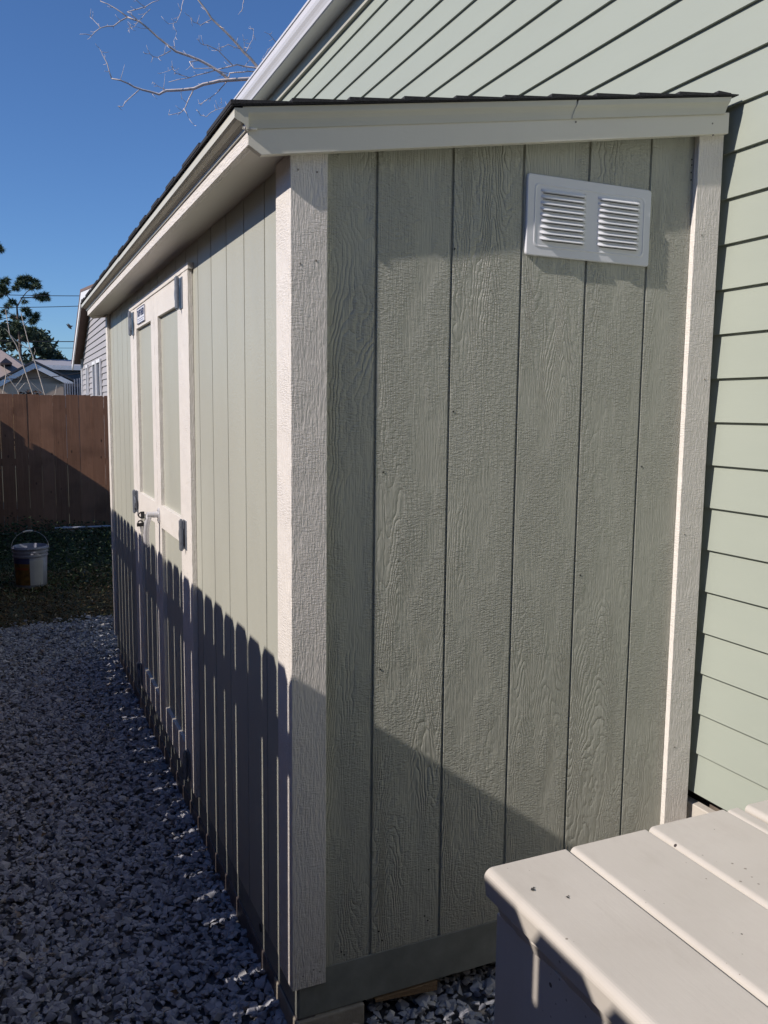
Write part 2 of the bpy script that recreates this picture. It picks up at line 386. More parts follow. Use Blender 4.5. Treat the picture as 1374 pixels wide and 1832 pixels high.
# dry litter and leafy ground cover behind the gravel
n = 9000; x = rng.uniform(-1.25, 1.6, n); y = rng.uniform(4.72, 7.0, n)
lp = np.stack([x, y, GZ + rng.uniform(0.0, 0.022, n)], 1)
v, f = scatter(LV, lp, rng.uniform(0.008, 0.022, n), 0.8)
n = 7000; x = rng.uniform(-1.25, 1.6, n); y = rng.uniform(4.76, 7.2, n)
v2, f2 = scatter(BL, np.stack([x, y, np.full(n, GZ)], 1), rng.uniform(0.015, 0.05, n), 0.9)
tag(big('leaf_litter', np.concatenate([v, v2]), np.concatenate([f, f2 + len(v)]), M['litter']), 'brown dry leaves and thin grass between the gravel and the bucket', 'leaf litter', kind='stuff')
n = 16000; x = rng.uniform(-1.3, 2.6, n); y = 6.0 + 3.9 * rng.power(1.15, n)
hgt = 0.02 + 0.10 * np.clip((y - 7.0) / 3, 0, 1) + 0.14 * np.clip((y - 8.9), 0, 1) * np.clip(-(x - 0.35) * 1.3, 0.15, 1)
lp = np.stack([x, y, GZ + rng.uniform(0, 1, n) ** 1.3 * hgt], 1)
v, f = scatter(LV, lp, rng.uniform(0.012, 0.030, n), 1.0)
n = 6000; x = rng.uniform(-1.3, 2.6, n); y = rng.uniform(5.6, 9.9, n)
v2, f2 = scatter(BL, np.stack([x, y, np.full(n, GZ)], 1), rng.uniform(0.03, 0.09, n), 0.6)
tag(big('ground_cover', np.concatenate([v, v2]), np.concatenate([f, f2 + len(v)]), M['ivy']), 'dark leafy weeds covering the yard in front of the brown fence', 'ground cover', kind='stuff')

# ------------------------------------------------------------------ shed
T = 0.018; SL = 3.74; XW = 1.253
shed = thing('storage_shed', 'tall narrow lean-to storage shed with greenish beige grooved siding, cream trim and double doors', 'shed', (0.6, 1.86, -0.1))
# end wall facing the camera: boards with shiplap grooves, recessed panel plane at y = 0
def ztop(x): return 2.06 + 0.167 * x
def grooved(name, mat, ax, a0, a1, grooves, plane, out, z0, ztopf, parent, gw=0.0085, gd=0.006, back=0.014):
    """wall of one sheet with real grooves; ax is the running axis, out the sign of the outward normal on the other axis"""
    prof = [(a0, 0)]
    for g in grooves:
        prof += [(g - gw / 2, 0), (g - gw / 2 + 0.0012, gd), (g + gw / 2 - 0.0012, gd), (g + gw / 2, 0)]
    prof.append((a1, 0))
    vs = []; fs = []
    for a, d in prof:
        for z in (z0, ztopf(a)):
            p = plane - out * d
            vs.append((a, p, z) if ax == 'x' else (p, a, z))
    for i in range(len(prof) - 1): fs.append((2 * i, 2 * i + 2, 2 * i + 3, 2 * i + 1))
    mb = MB().add(vs, fs)
    p = plane - out * back
    if ax == 'x': mb.add([(a0, p, z0), (a1, p, z0), (a1, p, ztopf(a1)), (a0, p, ztopf(a0))], [(0, 1, 2, 3)])
    else: mb.add([(p, a0, z0), (p, a1, z0), (p, a1, ztopf(a1)), (p, a0, ztopf(a0))], [(0, 1, 2, 3)])
    return obj(name, mb, mat, parent, fix=False)
grooved('end_wall', M['end'], 'x', 0.0, 1.235, [0.2032 * k - 0.0065 + 0.004 for k in range(1, 6)], 0.0, -1, 0.031, ztop, shed)
grooved('side_wall', M['side'], 'y', 0.0, SL - T, [0.2032 * k + 0.05 for k in range(0, 18)], 0.0, -1, -0.017, lambda a: 2.04, shed)
mb = MB().box(0.02, 1.22, SL - 0.03, SL - T - 0.001, -0.017, 2.05).box(1.215, 1.23, 0.02, SL - 0.031, -0.017, 2.24)
obj('back_wall', mb, M['side'], shed)
# corner trims
mb = MB().box(-T, 0.071, -T, -0.0005, 0.0, 2.03)
obj('corner_trim', mb, M['trim'], shed, 0.0015)
mb = MB().box(-T, -0.0005, 0.0, 0.095, 0.0, 2.021)
obj('corner_trim', mb, M['trim'], shed, 0.0015)
mb = MB().prism([(1.164, 0.0), (XW, 0.0), (XW, 2.245), (1.164, 2.235)], 1, -T, -0.0005)
obj('corner_trim', mb, M['trim'], shed, 0.0015)
mb = MB().box(1.2355, XW - 0.001, 0.0, 0.09, 0.0, 2.24)
obj('corner_trim', mb, M['trim'], shed, 0.0015)
mb = MB().box(-T, -0.0005, SL - 0.085, SL, 0.0, 2.021)
obj('corner_trim', mb, M['trim'], shed, 0.0015)
mb = MB().box(0.0, 0.085, SL - T + 0.001, SL - 0.001, 0.0, 2.03)
obj('corner_trim', mb, M['trim'], shed, 0.0015)
# rake board with the cut tail, then crown/drip flashing above
def rake(y0, y1):
    zb = lambda x: 2.0005 + 0.169 * (x + 0.089); zt = lambda x: 2.0755 + 0.1655 * x
    return MB().prism([(-0.119, 2.018), (-0.089, 2.0005), (-0.085, zb(-0.085)), (XW - 0.003, zb(XW - 0.003)), (XW - 0.003, zt(XW)), (-0.119, zt(-0.119))], 1, y0, y1)
obj('rake_board', rake(-0.0365, -T - 0.0005), M['trimx'], shed, 0.0012)
obj('rake_board', rake(SL + 0.001, SL + 0.02), M['tail'], shed, 0.0012)
# filler behind the rake board over the end wall
obj('rake_block', MB().prism([(-0.115, 2.022), (-0.001, 2.03), (1.235, 2.235), (1.235, 2.275), (-0.115, 2.052)], 1, -T, 0.02), M['trimx'], shed)
# flashing profile (y, dz) swept along the slope, in two lapped lengths with a nicked joint
def flashing(x0, x1, yo=0.0):
    prof = [(-0.0375, -0.004), (-0.0385, -0.004), (-0.0388, 0.006), (-0.0400, 0.014), (-0.0425, 0.021), (-0.0450, 0.025), (-0.0460, 0.028), (-0.0460, 0.040), (-0.0370, 0.040)]
    zt = lambda x: 2.0735 + 0.1665 * x
    vs = []; n = len(prof)
    for x in (x0, x1):
        for (y, d) in prof: vs.append((x + (0.006 * (d - 0.015) / 0.02 if yo else 0), y + yo, zt(x) + d))
    return MB().add(vs, [tuple(range(n))[::-1], tuple(range(n, 2 * n))] + [(i, (i + 1) % n, n + (i + 1) % n, n + i) for i in range(n)])
obj('drip_flashing', flashing(-0.132, 0.729), M['drip'], shed)
obj('drip_flashing', flashing(0.726, 1.236, -0.0018), M['drip'], shed)
# eave: fascia, soffit and drip edge on the long side
obj('fascia', MB().box(-0.12, -0.103, -0.036, SL + 0.02, 2.017, 2.052), M['trimy'], shed, 0.001)
obj('soffit', MB().box(-0.1025, 0.02, -0.0175, SL, 2.022, 2.03), M['soffit'], shed)
prof = [(-0.1205, 2.047), (-0.1245, 2.047), (-0.1255, 2.053), (-0.134, 2.059), (-0.145, 2.063), (-0.151, 2.067), (-0.151, 2.0865), (-0.1205, 2.090)]
obj('drip_flashing', MB().prism(prof, 1, -0.047, 1.95), M['drip'], shed)
obj('drip_flashing', MB().prism([(a - 0.001, b + 0.0008) for a, b in prof], 1, 1.93, SL + 0.05), M['drip'], shed)
# caulk blob where fascia, rake and flashing meet
mb = MB().tube([(-0.122, -0.037, 2.046), (-0.126, -0.042, 2.054), (-0.128, -0.044, 2.062)], [0.004, 0.005, 0.002]).tube([(-0.12, -0.038, 2.05), (-0.100, -0.040, 2.052)], [0.004, 0.0015])
obj('caulk_bead', mb, mat_plain('white_caulk', (0.8, 0.79, 0.77), 0.5), shed, smooth=True)
# roof deck and shingle courses
zr = lambda x: 2.1145 + 0.1665 * x
obj('roof_deck', MB().prism([(-0.118, zr(-0.118) - 0.02), (1.236, zr(1.236) - 0.02), (1.236, zr(1.236) - 0.001), (-0.118, zr(-0.118) - 0.001)], 1, -0.035, SL + 0.03), M['soffit'], shed)
mb = MB()
x = -0.158; i = 0
while x < 1.20:
    x1 = min(x + 0.155, 1.246)
    th = 0.0075 + 0.003 * random.random(); yy = -0.0485 - 0.003 * random.random()
    mb.prism([(x, zr(x) + 0.0005), (x1 + 0.02, zr(x1 + 0.02) + 0.0002), (x1 + 0.02, zr(x1 + 0.02) + 0.003), (x, zr(x) + th)], 1, yy, SL + 0.06)
    # raised double-thickness tabs
    y = yy - 0.002
    while y < SL:
        L = random.uniform(0.12, 0.3)
        mb.prism([(x - 0.0015, zr(x) + 0.004), (x1 - 0.01, zr(x1) + 0.001), (x1 - 0.01, zr(x1) + 0.0045), (x - 0.0015, zr(x) + th + 0.0045)], 1, y, min(SL + 0.062, y + L))
        y += L + random.uniform(0.08, 0.2)
    x += 0.135; i += 1
obj('shingles', mb, M['shingle'], shed)
# steel base, runner
obj('base_rail', MB().box(0.004, 1.24, -0.002, 0.016, -0.094, 0.0305), M['steel'], shed, 0.002)
mb = MB().box(0.001, 0.02, 0.0005, SL - T, -0.094, -0.0175)
base_side = obj('base_rail', mb, M['steel'], shed, 0.002)
for yy in (0.34, 1.5, 2.7):
    obj('anchor_hole', MB().tube([(-0.0005, yy, -0.045), (0.003, yy, -0.045)], 0.012, 14), M['dark'], shed)
for yy in (0.6, 1.8, 3.0):
    obj('floor_joist', MB().box(0.03, 1.2, yy, yy + 0.04, -0.09, -0.02), M['runner'], shed)
obj('runner', MB().prism([(-0.004, -0.168), (0.05, -0.168), (0.05, -0.0945), (-0.001, -0.0955), (-0.004, -0.100)], 1, -0.004, 3.6), M['runner'], shed, 0.003)

# doors
door_hinge_proto = None
def make_hinge_meshes():
    mb = MB()
    mb.box(-0.0035, 0, 0.004, 0.030, -0.055, 0.055)      # leaf on the door stile (+y side)
    mb.box(-0.0035, 0, -0.030, -0.004, -0.055, 0.055)    # leaf on the trim
    # bowed guard plate on the barrel, bulging toward the door
    pts = [(0.004, -0.036), (0.016, -0.034), (0.033, -0.022), (0.040, -0.004), (0.036, 0.012), (0.020, 0.026), (0.004, 0.030)]
    mb.prism(pts, 0, -0.019, -0.014)
    leaf = mb
    b = MB()
    for z0, z1 in ((-0.055, -0.031), (-0.0295, 0.029), (0.0305, 0.055)):
        b.tube([(-0.016, 0, z0), (-0.016, 0, z1)], 0.0085, 14)
    b.tube([(-0.016, 0, -0.060), (-0.016, 0, 0.060)], 0.005, 10)
    def me(n, q):
        m_ = bpy.data.meshes.new(n); m_.from_pydata(q.v, [], q.f); fixn(m_); m_.materials.append(M['hinge']); return m_
    leaf.add(b.v, b.f)
    return me('hinge', leaf)
hinge_me = make_hinge_meshes()
def door(y0, y1, side):
    """side = +1: stile on the far side carries the hinges"""
    mb = MB(); st = 0.085; xf = -T
    mb.box(xf, -0.0005, y0, y0 + st, 0.025, 1.931)
    mb.box(xf, -0.0005, y1 - st, y1, 0.025, 1.931)
    for z0, z1 in ((0.025, 0.140), (0.938, 1.036), (1.832, 1.931)):
        mb.box(xf + 0.0006, -0.0005, y0 + st, y1 - st, z0, z1)
    d = obj('door', mb, M['trim'], shed, 0.0012)
    for z0, z1 in ((0.14, 0.938), (1.036, 1.832)):
        obj('panel', MB().box(-0.0025, -0.0003, y0 + st - 0.01, y1 - st + 0.01, z0 - 0.01, z1 + 0.01), M['side'], d)
    hy = y1 + 0.002 if side > 0 else y0 - 0.002
    for hz in (1.865, 0.982, 0.085):
        h = link('hinge', hinge_me, d, (xf - 0.0005, hy, hz))
        h.scale = (1, -1 if side > 0 else 1, 1)
    return d
d1 = door(1.266, 1.884, -1); d1['label'] = 'right-hand shed door with the lever handle'
d2 = door(1.890, 2.508, 1); d2['label'] = 'left-hand shed door with the maker plate'
obj('door_trim', MB().box(-T - 0.001, -0.0005, 1.150, 1.262, 0.0, 1.9325), M['trim'], shed, 0.0015)
obj('door_trim', MB().box(-T - 0.001, -0.0005, 2.512, 2.622, 0.0, 1.9325), M['trim'], shed, 0.0015)
obj('door_header', MB().box(-T - 0.003, -0.0005, 1.135, 2.64, 1.9335, 1.956), M['trimy'], shed, 0.0015)
obj('threshold', MB().box(-0.012, 0.02, 1.20, 2.56, -0.016, 0.02), M['steel'], shed, 0.002)
# lever handle: rose, cylinder, drooping curved lever
hd = obj('handle', MB().prism([(1.842 + 0.017 * math.cos(a), 0.988 + 0.034 * math.sin(a)) for a in [2 * math.pi * i / 24 for i in range(24)]], 0, -0.0255, -0.0185), M['chrome'], d1, 0.001)
mb = MB().tube([(-0.0255, 1.845, 0.992), (-0.046, 1.845, 0.992)], 0.0135, 20).tube([(-0.046, 1.845, 0.992), (-0.072, 1.845, 0.992)], 0.0125, 20)
mb.tube([(-0.060, 1.846, 0.994), (-0.067, 1.847, 0.975), (-0.073, 1.848, 0.950), (-0.076, 1.850, 0.922), (-0.0765, 1.852, 0.892), (-0.074, 1.854, 0.862), (-0.071, 1.855, 0.848)], [0.0125, 0.0135, 0.0135, 0.013, 0.0125, 0.012, 0.007], 14)
obj('lever', mb, M['chrome'], hd, smooth=False, bevel=0.001)
for zz in (0.967, 1.012):
    obj('screw', MB().tube([(-0.0255, 1.842, zz), (-0.0285, 1.842, zz)], 0.004, 10), M['chrome'], hd)
# keys
def make_key(name, label, head, tip, gap_dir):
    k = thing(name, label, 'key', head)
    H = Vector(head); D = (Vector(tip) - H).normalized(); Wd = Vector((0, 0.25, 1)) if abs(D.x) > 0.7 else Vector((1, 0, 0)); Wd = (Wd - D * Wd.dot(D)).normalized()
    mb = MB()
    pts = [H + D * 0.011 + Wd * 0.0125, H - D * 0.001 + Wd * 0.0125, H - D * 0.011 + Wd * 0.007, H - D * 0.013, H - D * 0.011 - Wd * 0.007, H - D * 0.001 - Wd * 0.0125, H + D * 0.011 - Wd * 0.0125]
    mb.tube(pts, 0.0032, 8)
    th = D.cross(Wd) * 0.0026
    c = [H - D * 0.003 + Wd * 0.013, H + D * 0.012 + Wd * 0.013, H + D * 0.012 - Wd * 0.013, H - D * 0.003 - Wd * 0.013]
    mb.add([p + th for p in c] + [p - th for p in c], [(0, 1, 2, 3), (7, 6, 5, 4), (0, 4, 5, 1), (1, 5, 6, 2), (2, 6, 7, 3), (3, 7, 4, 0)])
    obj('key_head', mb, M['blackplastic'], k)
    c = [H + D * 0.012 + Wd * 0.004, Vector(tip) + Wd * 0.003, Vector(tip) - Wd * 0.002, H + D * 0.012 - Wd * 0.004]; th *= 0.4
    obj('key_blade', MB().add([p + th for p in c] + [p - th for p in c], [(0, 1, 2, 3), (7, 6, 5, 4), (0, 4, 5, 1), (1, 5, 6, 2), (2, 6, 7, 3), (3, 7, 4, 0)]), M['chrome'], k)
    return k
make_key('key', 'black-headed key pushed into the lock of the door handle', (-0.094, 1.845, 0.992), (-0.071, 1.845, 0.992), 0)
make_key('key', 'black-headed key hanging loose below the key in the lock', (-0.100, 1.845, 0.955), (-0.098, 1.845, 0.918), 1)
# maker plate on the left door
sy0, sy1, sz0, sz1 = 2.125, 2.355, 1.846, 1.920
pl = obj('maker_plate', MB().box(-T - 0.0035, -T - 0.0008, sy0, sy1, sz0, sz1), mat_plain('plate_white', (0.72, 0.74, 0.80), 0.4), d2)
ink = mat_plain('plate_navy_ink', (0.03, 0.04, 0.10), 0.5)
mb = MB(); e = 0.004; xx = -T - 0.0042
for a, b, c, d in ((sy0, sy1, sz0, sz0 + e), (sy0, sy1, sz1 - e, sz1), (sy0, sy0 + e, sz0 + e, sz1 - e), (sy1 - e, sy1, sz0 + e, sz1 - e)):
    mb.box(xx, -T - 0.0036, a, b, c, d)
obj('plate_border', mb, ink, pl)
def text_mesh(body, size, loc, rot, mat, parent, name, bold=0.0):
    cu = bpy.data.curves.new(name, 'FONT'); cu.body = body; cu.size = size; cu.extrude = 0.0004; cu.align_x = 'CENTER'; cu.align_y = 'CENTER'; cu.offset = bold
    to = bpy.data.objects.new('tmp', cu); COL.objects.link(to)
    bpy.context.view_layer.update()
    me = bpy.data.meshes.new_from_object(to.evaluated_get(bpy.context.evaluated_depsgraph_get()))
    bpy.data.objects.remove(to)
    me.transform(Euler(rot).to_matrix().to_4x4()); me.materials.clear(); me.materials.append(mat)
    return link(name, me, parent, loc)
text_mesh('TUFF SHED', 0.040, (xx, (sy0 + sy1) / 2, 1.892), (R(90), 0, R(-90)), ink, pl, 'lettering', 0.0016)
mb = MB()
for zz, a, b in ((1.866, 0.02, 0.21), (1.857, 0.04, 0.19)): mb.box(xx + 0.0003, -T - 0.0036, sy0 + a, sy0 + b, zz, zz + 0.003)
obj('fine_print', mb, mat_plain('plate_grey_ink', (0.2, 0.22, 0.3), 0.5), pl)

# nail heads in trim and siding
npm = mat_plain('nail_paint', (0.25, 0.23, 0.2), 0.5)
def nail(x, z, y0, y1, mat): obj('nail_head', MB().tube([(x, y0, z), (x, y1, z)], 0.0024, 8), mat, shed)
for a, b in ((0.0, 1.985), (0.045, 1.985), (0.005, 1.78), (0.043, 1.79), (0.01, 0.035), (0.038, 0.045), (0.055, 0.035), (1.19, 1.95), (1.23, 1.55), (1.185, 1.1), (1.225, 0.75), (1.19, 0.45)): nail(a, b, -T - 0.0008, -T + 0.001, npm)
for a, b in ((0.735, 2.185), (1.19, 2.245), (1.195, 2.215)): nail(a, b, -0.0375, -0.035, npm)
for a, b in ((0.12, 0.06), (0.128, 0.05), (0.225, 0.09), (0.235, 0.062), (0.36, 0.10), (0.37, 0.085), (0.37, 0.23), (0.225, 1.30), (0.417, 1.45), (0.222, 0.8), (0.412, 1.85), (0.83, 1.0), (1.03, 1.3), (1.157, 2.155), (1.158, 2.14), (1.157, 2.12), (1.158, 2.10)): nail(a, b, -0.0010, 0.0005, M['dark'])

# louvred vent
vx0, vx1, vz0, vz1 = 0.615, 1.015, 1.852, 2.054
def rrect(x0, x1, z0, z1, r, n=5):
    o = []
    for cx, cz, a0 in ((x1 - r, z1 - r, 0), (x0 + r, z1 - r, 90), (x0 + r, z0 + r, 180), (x1 - r, z0 + r, 270)):
        for i in range(n + 1):
            a = R(a0 + 90 * i / n); o.append((cx + r * math.cos(a), cz + r * math.sin(a)))
    return o
mb = MB()
rings = [(0, -0.0005, 0.008), (0, -0.006, 0.008), (0.002, -0.008, 0.008), (0.021, -0.008, 0.012), (0.023, -0.0092, 0.014), (0.025, -0.0092, 0.014), (0.027, -0.008, 0.014)]
V = []; n = 24
for ins, y, r in rings:
    V += [(a, y, b) for a, b in rrect(vx0 + ins, vx1 - ins, vz0 + ins, vz1 - ins, r)]
mb.add(V, [(i * n + j, i * n + (j + 1) % n, (i + 1) * n + (j + 1) % n, (i + 1) * n + j) for i in range(len(rings) - 1) for j in range(n)] + [tuple(range((len(rings) - 1) * n, len(rings) * n))])
vent = obj('vent', mb, M['vent'], shed)
for x0, x1 in ((0.655, 0.797), (0.836, 0.976)):
    for k in range(9):
        z = 1.8905 + k * 0.0148
        h = MB()
        # hood: closed cheeks left and right, open slot below
        prof = [(0.0, 0.0), (0.004, 0.012), (0.0, 0.0125)]
        sec = []
        for xx_, s in ((x0, 0.0), (x0 + 0.008, 0.8), (x0 + 0.016, 1.0), (x1 - 0.016, 1.0), (x1 - 0.008, 0.8), (x1, 0.0)):
            sec.append([(xx_, -0.008, z + 0.0115), (xx_, -0.008 - 0.0030 * s, z + 0.0095), (xx_, -0.008 - 0.0085 * s, z + 0.0035 + 0.002 * (1 - s)), (xx_, -0.008 - 0.0095 * s, z + 0.0015 + 0.003 * (1 - s)), (xx_, -0.0078, z + 0.0012)])
        V = [p for q in sec for p in q]
        h.add(V, [(i * 5 + j, i * 5 + j + 1, (i + 1) * 5 + j + 1, (i + 1) * 5 + j) for i in range(5) for j in range(4)])
        obj('louvre', h, M['vent'], vent, fix=False)
        obj('slot', MB().box(x0 + 0.008, x1 - 0.006, -0.0084, -0.0078, z - 0.0006, z + 0.0010), M['dark'], vent)

# ------------------------------------------------------------------ supports under the shed corner
tag(obj('concrete_block', MB().box(-0.005, 0.182, -0.012, 0.19, -0.175, -0.0965), M['concrete'], bevel=0.004, loc=(0.09, 0.09, -0.175)), 'rough concrete block under the near corner of the shed', 'block')
tag(obj('wood_shim', MB().prism([(0.215, -0.0985), (0.40, -0.0965), (0.40, -0.124), (0.215, -0.106)], 1, -0.006, 0.2), M['wood_raw'], bevel=0.001, loc=(0.3, 0.09, -0.12)), 'thin brown wood wedge tucked under the shed base on the gravel', 'shim')

# ------------------------------------------------------------------ green house behind the shed
HX = 1.29; HY0, HY1 = -4.0, 6.6
house = thing('green_house', 'pale green lap-sided house rising behind the shed, with white gutter', 'house', (3.5, 2.6, GZ))
mb = MB(); e = 0.1266; zb = 0.288
k = 0
while zb + k * e < 3.66:
    z0 = zb + k * e; z1 = min(z0 + e + 0.02, 3.68)
    mb.prism([(HX - 0.0085, z0), (HX + 0.004, z0), (HX + 0.012, z1), (HX + 0.0055 - 0.0015, z1)], 1, HY0, HY1)
    k += 1
obj('siding', mb, M['house'], house)
obj('wall', MB().box(HX + 0.03, 5.5, HY0 + 0.02, HY1 - 0.02, 0.29, 3.72), M['house'], house)
obj('foundation', MB().box(HX + 0.07, 5.4, HY0 + 0.05, HY1 - 0.05, GZ - 0.05, 0.289), M['found'], house)
obj('frieze', MB().box(HX - 0.020, HX + 0.02, HY0, HY1, 3.66, 3.748), M['hsoffit'], house, 0.002)
obj('fascia', MB().box(HX - 0.021, HX + 0.02, HY0 - 0.1, HY1 + 0.1, 3.749, 3.90), M['gutter'], house)
gp = [(1.2685, 3.747), (1.172, 3.747), (1.165, 3.752), (1.161, 3.767), (1.153, 3.784), (1.142, 3.803), (1.136, 3.822), (1.135, 3.858), (1.129, 3.860), (1.129, 3.874), (1.139, 3.874), (1.139, 3.864), (1.141, 3.824), (1.148, 3.803), (1.165, 3.772), (1.172, 3.754), (1.2685, 3.754)]
obj('gutter', MB().prism(gp, 1, HY0 - 0.1, HY1 + 0.1), M['gutter'], house)
obj('roof', MB().prism([(1.19, 3.885), (3.5, 4.9), (5.9, 3.885), (5.9, 3.91), (3.5, 4.93), (1.19, 3.91)], 1, HY0 - 0.2, HY1 + 0.2).prism([(1.3, 3.74), (5.5, 3.74), (3.5, 4.85)], 1, HY0 + 0.01, HY1 - 0.01), M['shingle'], house)

# ------------------------------------------------------------------ painted deck in front of the shed
deck = thing('painted_deck', 'raised deck of wide cream painted boards at the lower right, against the green house', 'deck', (0.65, -2.1, GZ))
DZ = 0.793
def deck_board(x0, x1, y0, y1, z1, nose=0.009, th=0.032):
    pts = []; r = nose; n = 6
    for i in range(n + 1):
        a = R(180 - 90 * i / n); pts.append((x0 + r + r * math.cos(a), z1 - r + r * math.sin(a)))
    r2 = 0.005
    for i in range(n + 1):
        a = R(90 - 90 * i / n); pts.append((x1 - r2 + r2 * math.cos(a), z1 - r2 + r2 * math.sin(a)))
    pts += [(x1, z1 - th), (x0 + 0.004, z1 - th)]
    mb = MB(); ys = [y0] + list(np.linspace(y0, y1, 14)[1:-1]) + [y1]; n = len(pts); V = []
    for j, y in enumerate(ys):
        for a, b in pts:
            w = 0.0012 * mn.noise(Vector((a * 3, y * 5, x0 * 40)))
            V.append((a + w, y, b + w * 0.6))
    return mb.add(V, [tuple(range(n))[::-1], tuple(range((len(ys) - 1) * n, len(ys) * n))] + [(j * n + i, j * n + (i + 1) % n, (j + 1) * n + (i + 1) % n, (j + 1) * n + i) for j in range(len(ys) - 1) for i in range(n)])
edges = [(-0.014, 0.1315, 0.013), (0.1375, 0.2855, 0.009), (0.2915, 0.4535, 0.009), (0.4595, 0.4885, 0.009), (0.4955, 0.637, 0.009), (0.643, 0.785, 0.009), (0.791, 0.933, 0.009), (0.939, 1.081, 0.009), (1.087, 1.268, 0.009)]
for i, (a, b, r) in enumerate(edges):
    dy = (0, 0.001, 0.004, 0.006, 0.0, 0.002, 0, 0, 0)[i]
    dz = (0, 0, 0.0, -0.004, 0.001, 0, 0, 0, 0)[i]
    bo = obj('deck_board', deck_board(a, b, -3.3, -0.911 + dy, DZ + dz, r, 0.034 if i else 0.042), M['deck'], deck)
    for p in bo.data.polygons: p.use_smooth = False
# side skirt with an uneven caulked joint under the first board
obj('skirt', MB().box(0.004, 0.026, -3.3, -0.918, GZ - 0.02, DZ - 0.068), M['deck'], deck, 0.002)
mb = MB(); V = []; ys = np.linspace(-3.3, -0.93, 160)
for y in ys:
    w = 0.004 * mn.noise(Vector((0, y * 22, 1))) + 0.0015 * mn.noise(Vector((4, y * 80, 1)))
    V += [(0.0 + w, y, DZ - 0.0425), (-0.003 + w, y, DZ - 0.050 + w), (0.003 + w * 0.5, y, DZ - 0.067 + w * 1.5), (0.02, y, DZ - 0.067), (0.02, y, DZ - 0.0425)]
mb.add(V, [(j * 5 + i, j * 5 + (i + 1) % 5, (j + 1) * 5 + (i + 1) % 5, (j + 1) * 5 + i) for j in range(159) for i in range(5)] + [(0, 1, 2, 3, 4), tuple(range(159 * 5, 160 * 5))])
obj('rim_strip', mb, M['deck'], deck)
obj('end_skirt', MB().box(0.027, 1.26, -0.945, -0.925, GZ - 0.02, DZ - 0.045), M['deck'], deck)
for yy in (-1.6, -2.3): obj('joist', MB().box(0.05, 1.25, yy, yy + 0.04, 0.6, DZ - 0.045), M['deck'], deck)
tag(obj('skirt_board', MB().box(HX - 0.012, HX + 0.02, -3.6, 1.4, GZ, 0.252), M['deck'], bevel=0.003, loc=(HX, -1, GZ)), 'cream painted board along the foot of the green house behind the deck', 'board')
# small dark crumbs lying on the deck
def crumb(x, y, s, lab):
    v, f = SH[int(abs(x * 977)) % 14]
    mb = MB().add([(x + p[0] * s, y + p[1] * s * 1.6, DZ + 0.0008 + (p[2] + 0.4) * s * 0.5) for p in v], [tuple(int(i) for i in q) for q in f])
    mb.add([(x + p[0] * s * 0.6 + s * 1.3, y + p[1] * s * 0.6 + s, DZ + 0.0008 + (p[2] + 0.4) * s * 0.3) for p in v], [tuple(int(i) for i in q) for q in f])
    tag(obj('leaf_crumb', mb, M['dark'], loc=(x, y, DZ)), lab, 'debris')
crumb(0.018, -0.985, 0.0034, 'small black crumb of debris on the outer edge of the first deck board')
crumb(0.052, -1.02, 0.0026, 'tiny dark crumb of debris beside the stain on the first deck board')

# ------------------------------------------------------------------ fences
def fence_board(w, h0, h1, th, ear):
    return [(-w / 2, h0), (w / 2, h0), (w / 2, h1 - ear), (w / 2 - ear * 0.8, h1), (-w / 2 + ear * 0.8, h1), (-w / 2, h1 - ear)]
sf = thing('side_fence', 'tall brown dog-eared wooden fence running beside the gravel strip', 'fence', (-1.15, 3.2, GZ))
FX = -1.15; pitch = 0.1475; y = 0.455 - 0.1495 + pitch / 2 - pitch * 25
i = 0
while y < 10.03:
    w = 0.1385; h1 = (1.631 if y > -0.45 else 1.590) + random.uniform(-0.004, 0.004)
    pts = [(y + a, b) for a, b in fence_board(w + random.uniform(-0.001, 0.0008), GZ, h1, 0, 0.030)]
    obj('picket', MB().prism(pts, 0, FX - 0.008, FX + 0.008), M['fence2'], sf)
    y += pitch; i += 1
obj('light_block_board', MB().box(FX - 0.026, FX - 0.0085, -3.4, 9.98, GZ, 0.57), M['fence2'], sf)  # unseen strip added to stop sun coming through the lower picket gaps
for zc in (1.40, 0.51):
    obj('rail', MB().box(FX - 0.046, FX - 0.0085, -3.4, 9.98, zc, zc + 0.089), M['fence2'], sf)
for yy in (-2.1, 0.3, 2.7, 5.1, 7.5, 9.85):
    obj('post', MB().box(FX - 0.135, FX - 0.0465, yy - 0.045, yy + 0.045, GZ - 0.02, 1.55), M['fence2'], sf)
bf = thing('back_fence', 'brown wooden plank fence closing the far end of the yard, half in shadow', 'fence', (1.5, 10.0, GZ))
x = FX + 0.02; i = 0
while x < 7.0:
    w = 0.1545 + random.uniform(-0.001, 0.0030); h1 = 1.614 + random.uniform(-0.006, 0.004)
    tl = random.uniform(-0.002, 0.002)
    pts = [(x, GZ), (x + w, GZ), (x + w + tl, h1 - 0.012), (x + w - 0.012 + tl, h1), (x + 0.012 + tl, h1), (x + tl, h1 - 0.012)]
    obj('picket', MB().prism(pts, 1, 10.0 + random.uniform(-0.002, 0.002), 10.018), M['fence'], bf)
    x += 0.158; i += 1
for zc in (1.36, 0.7, 0.05):
    obj('rail', MB().box(FX, 7.0, 10.021, 10.059, zc, zc + 0.089), M['fence'], bf)

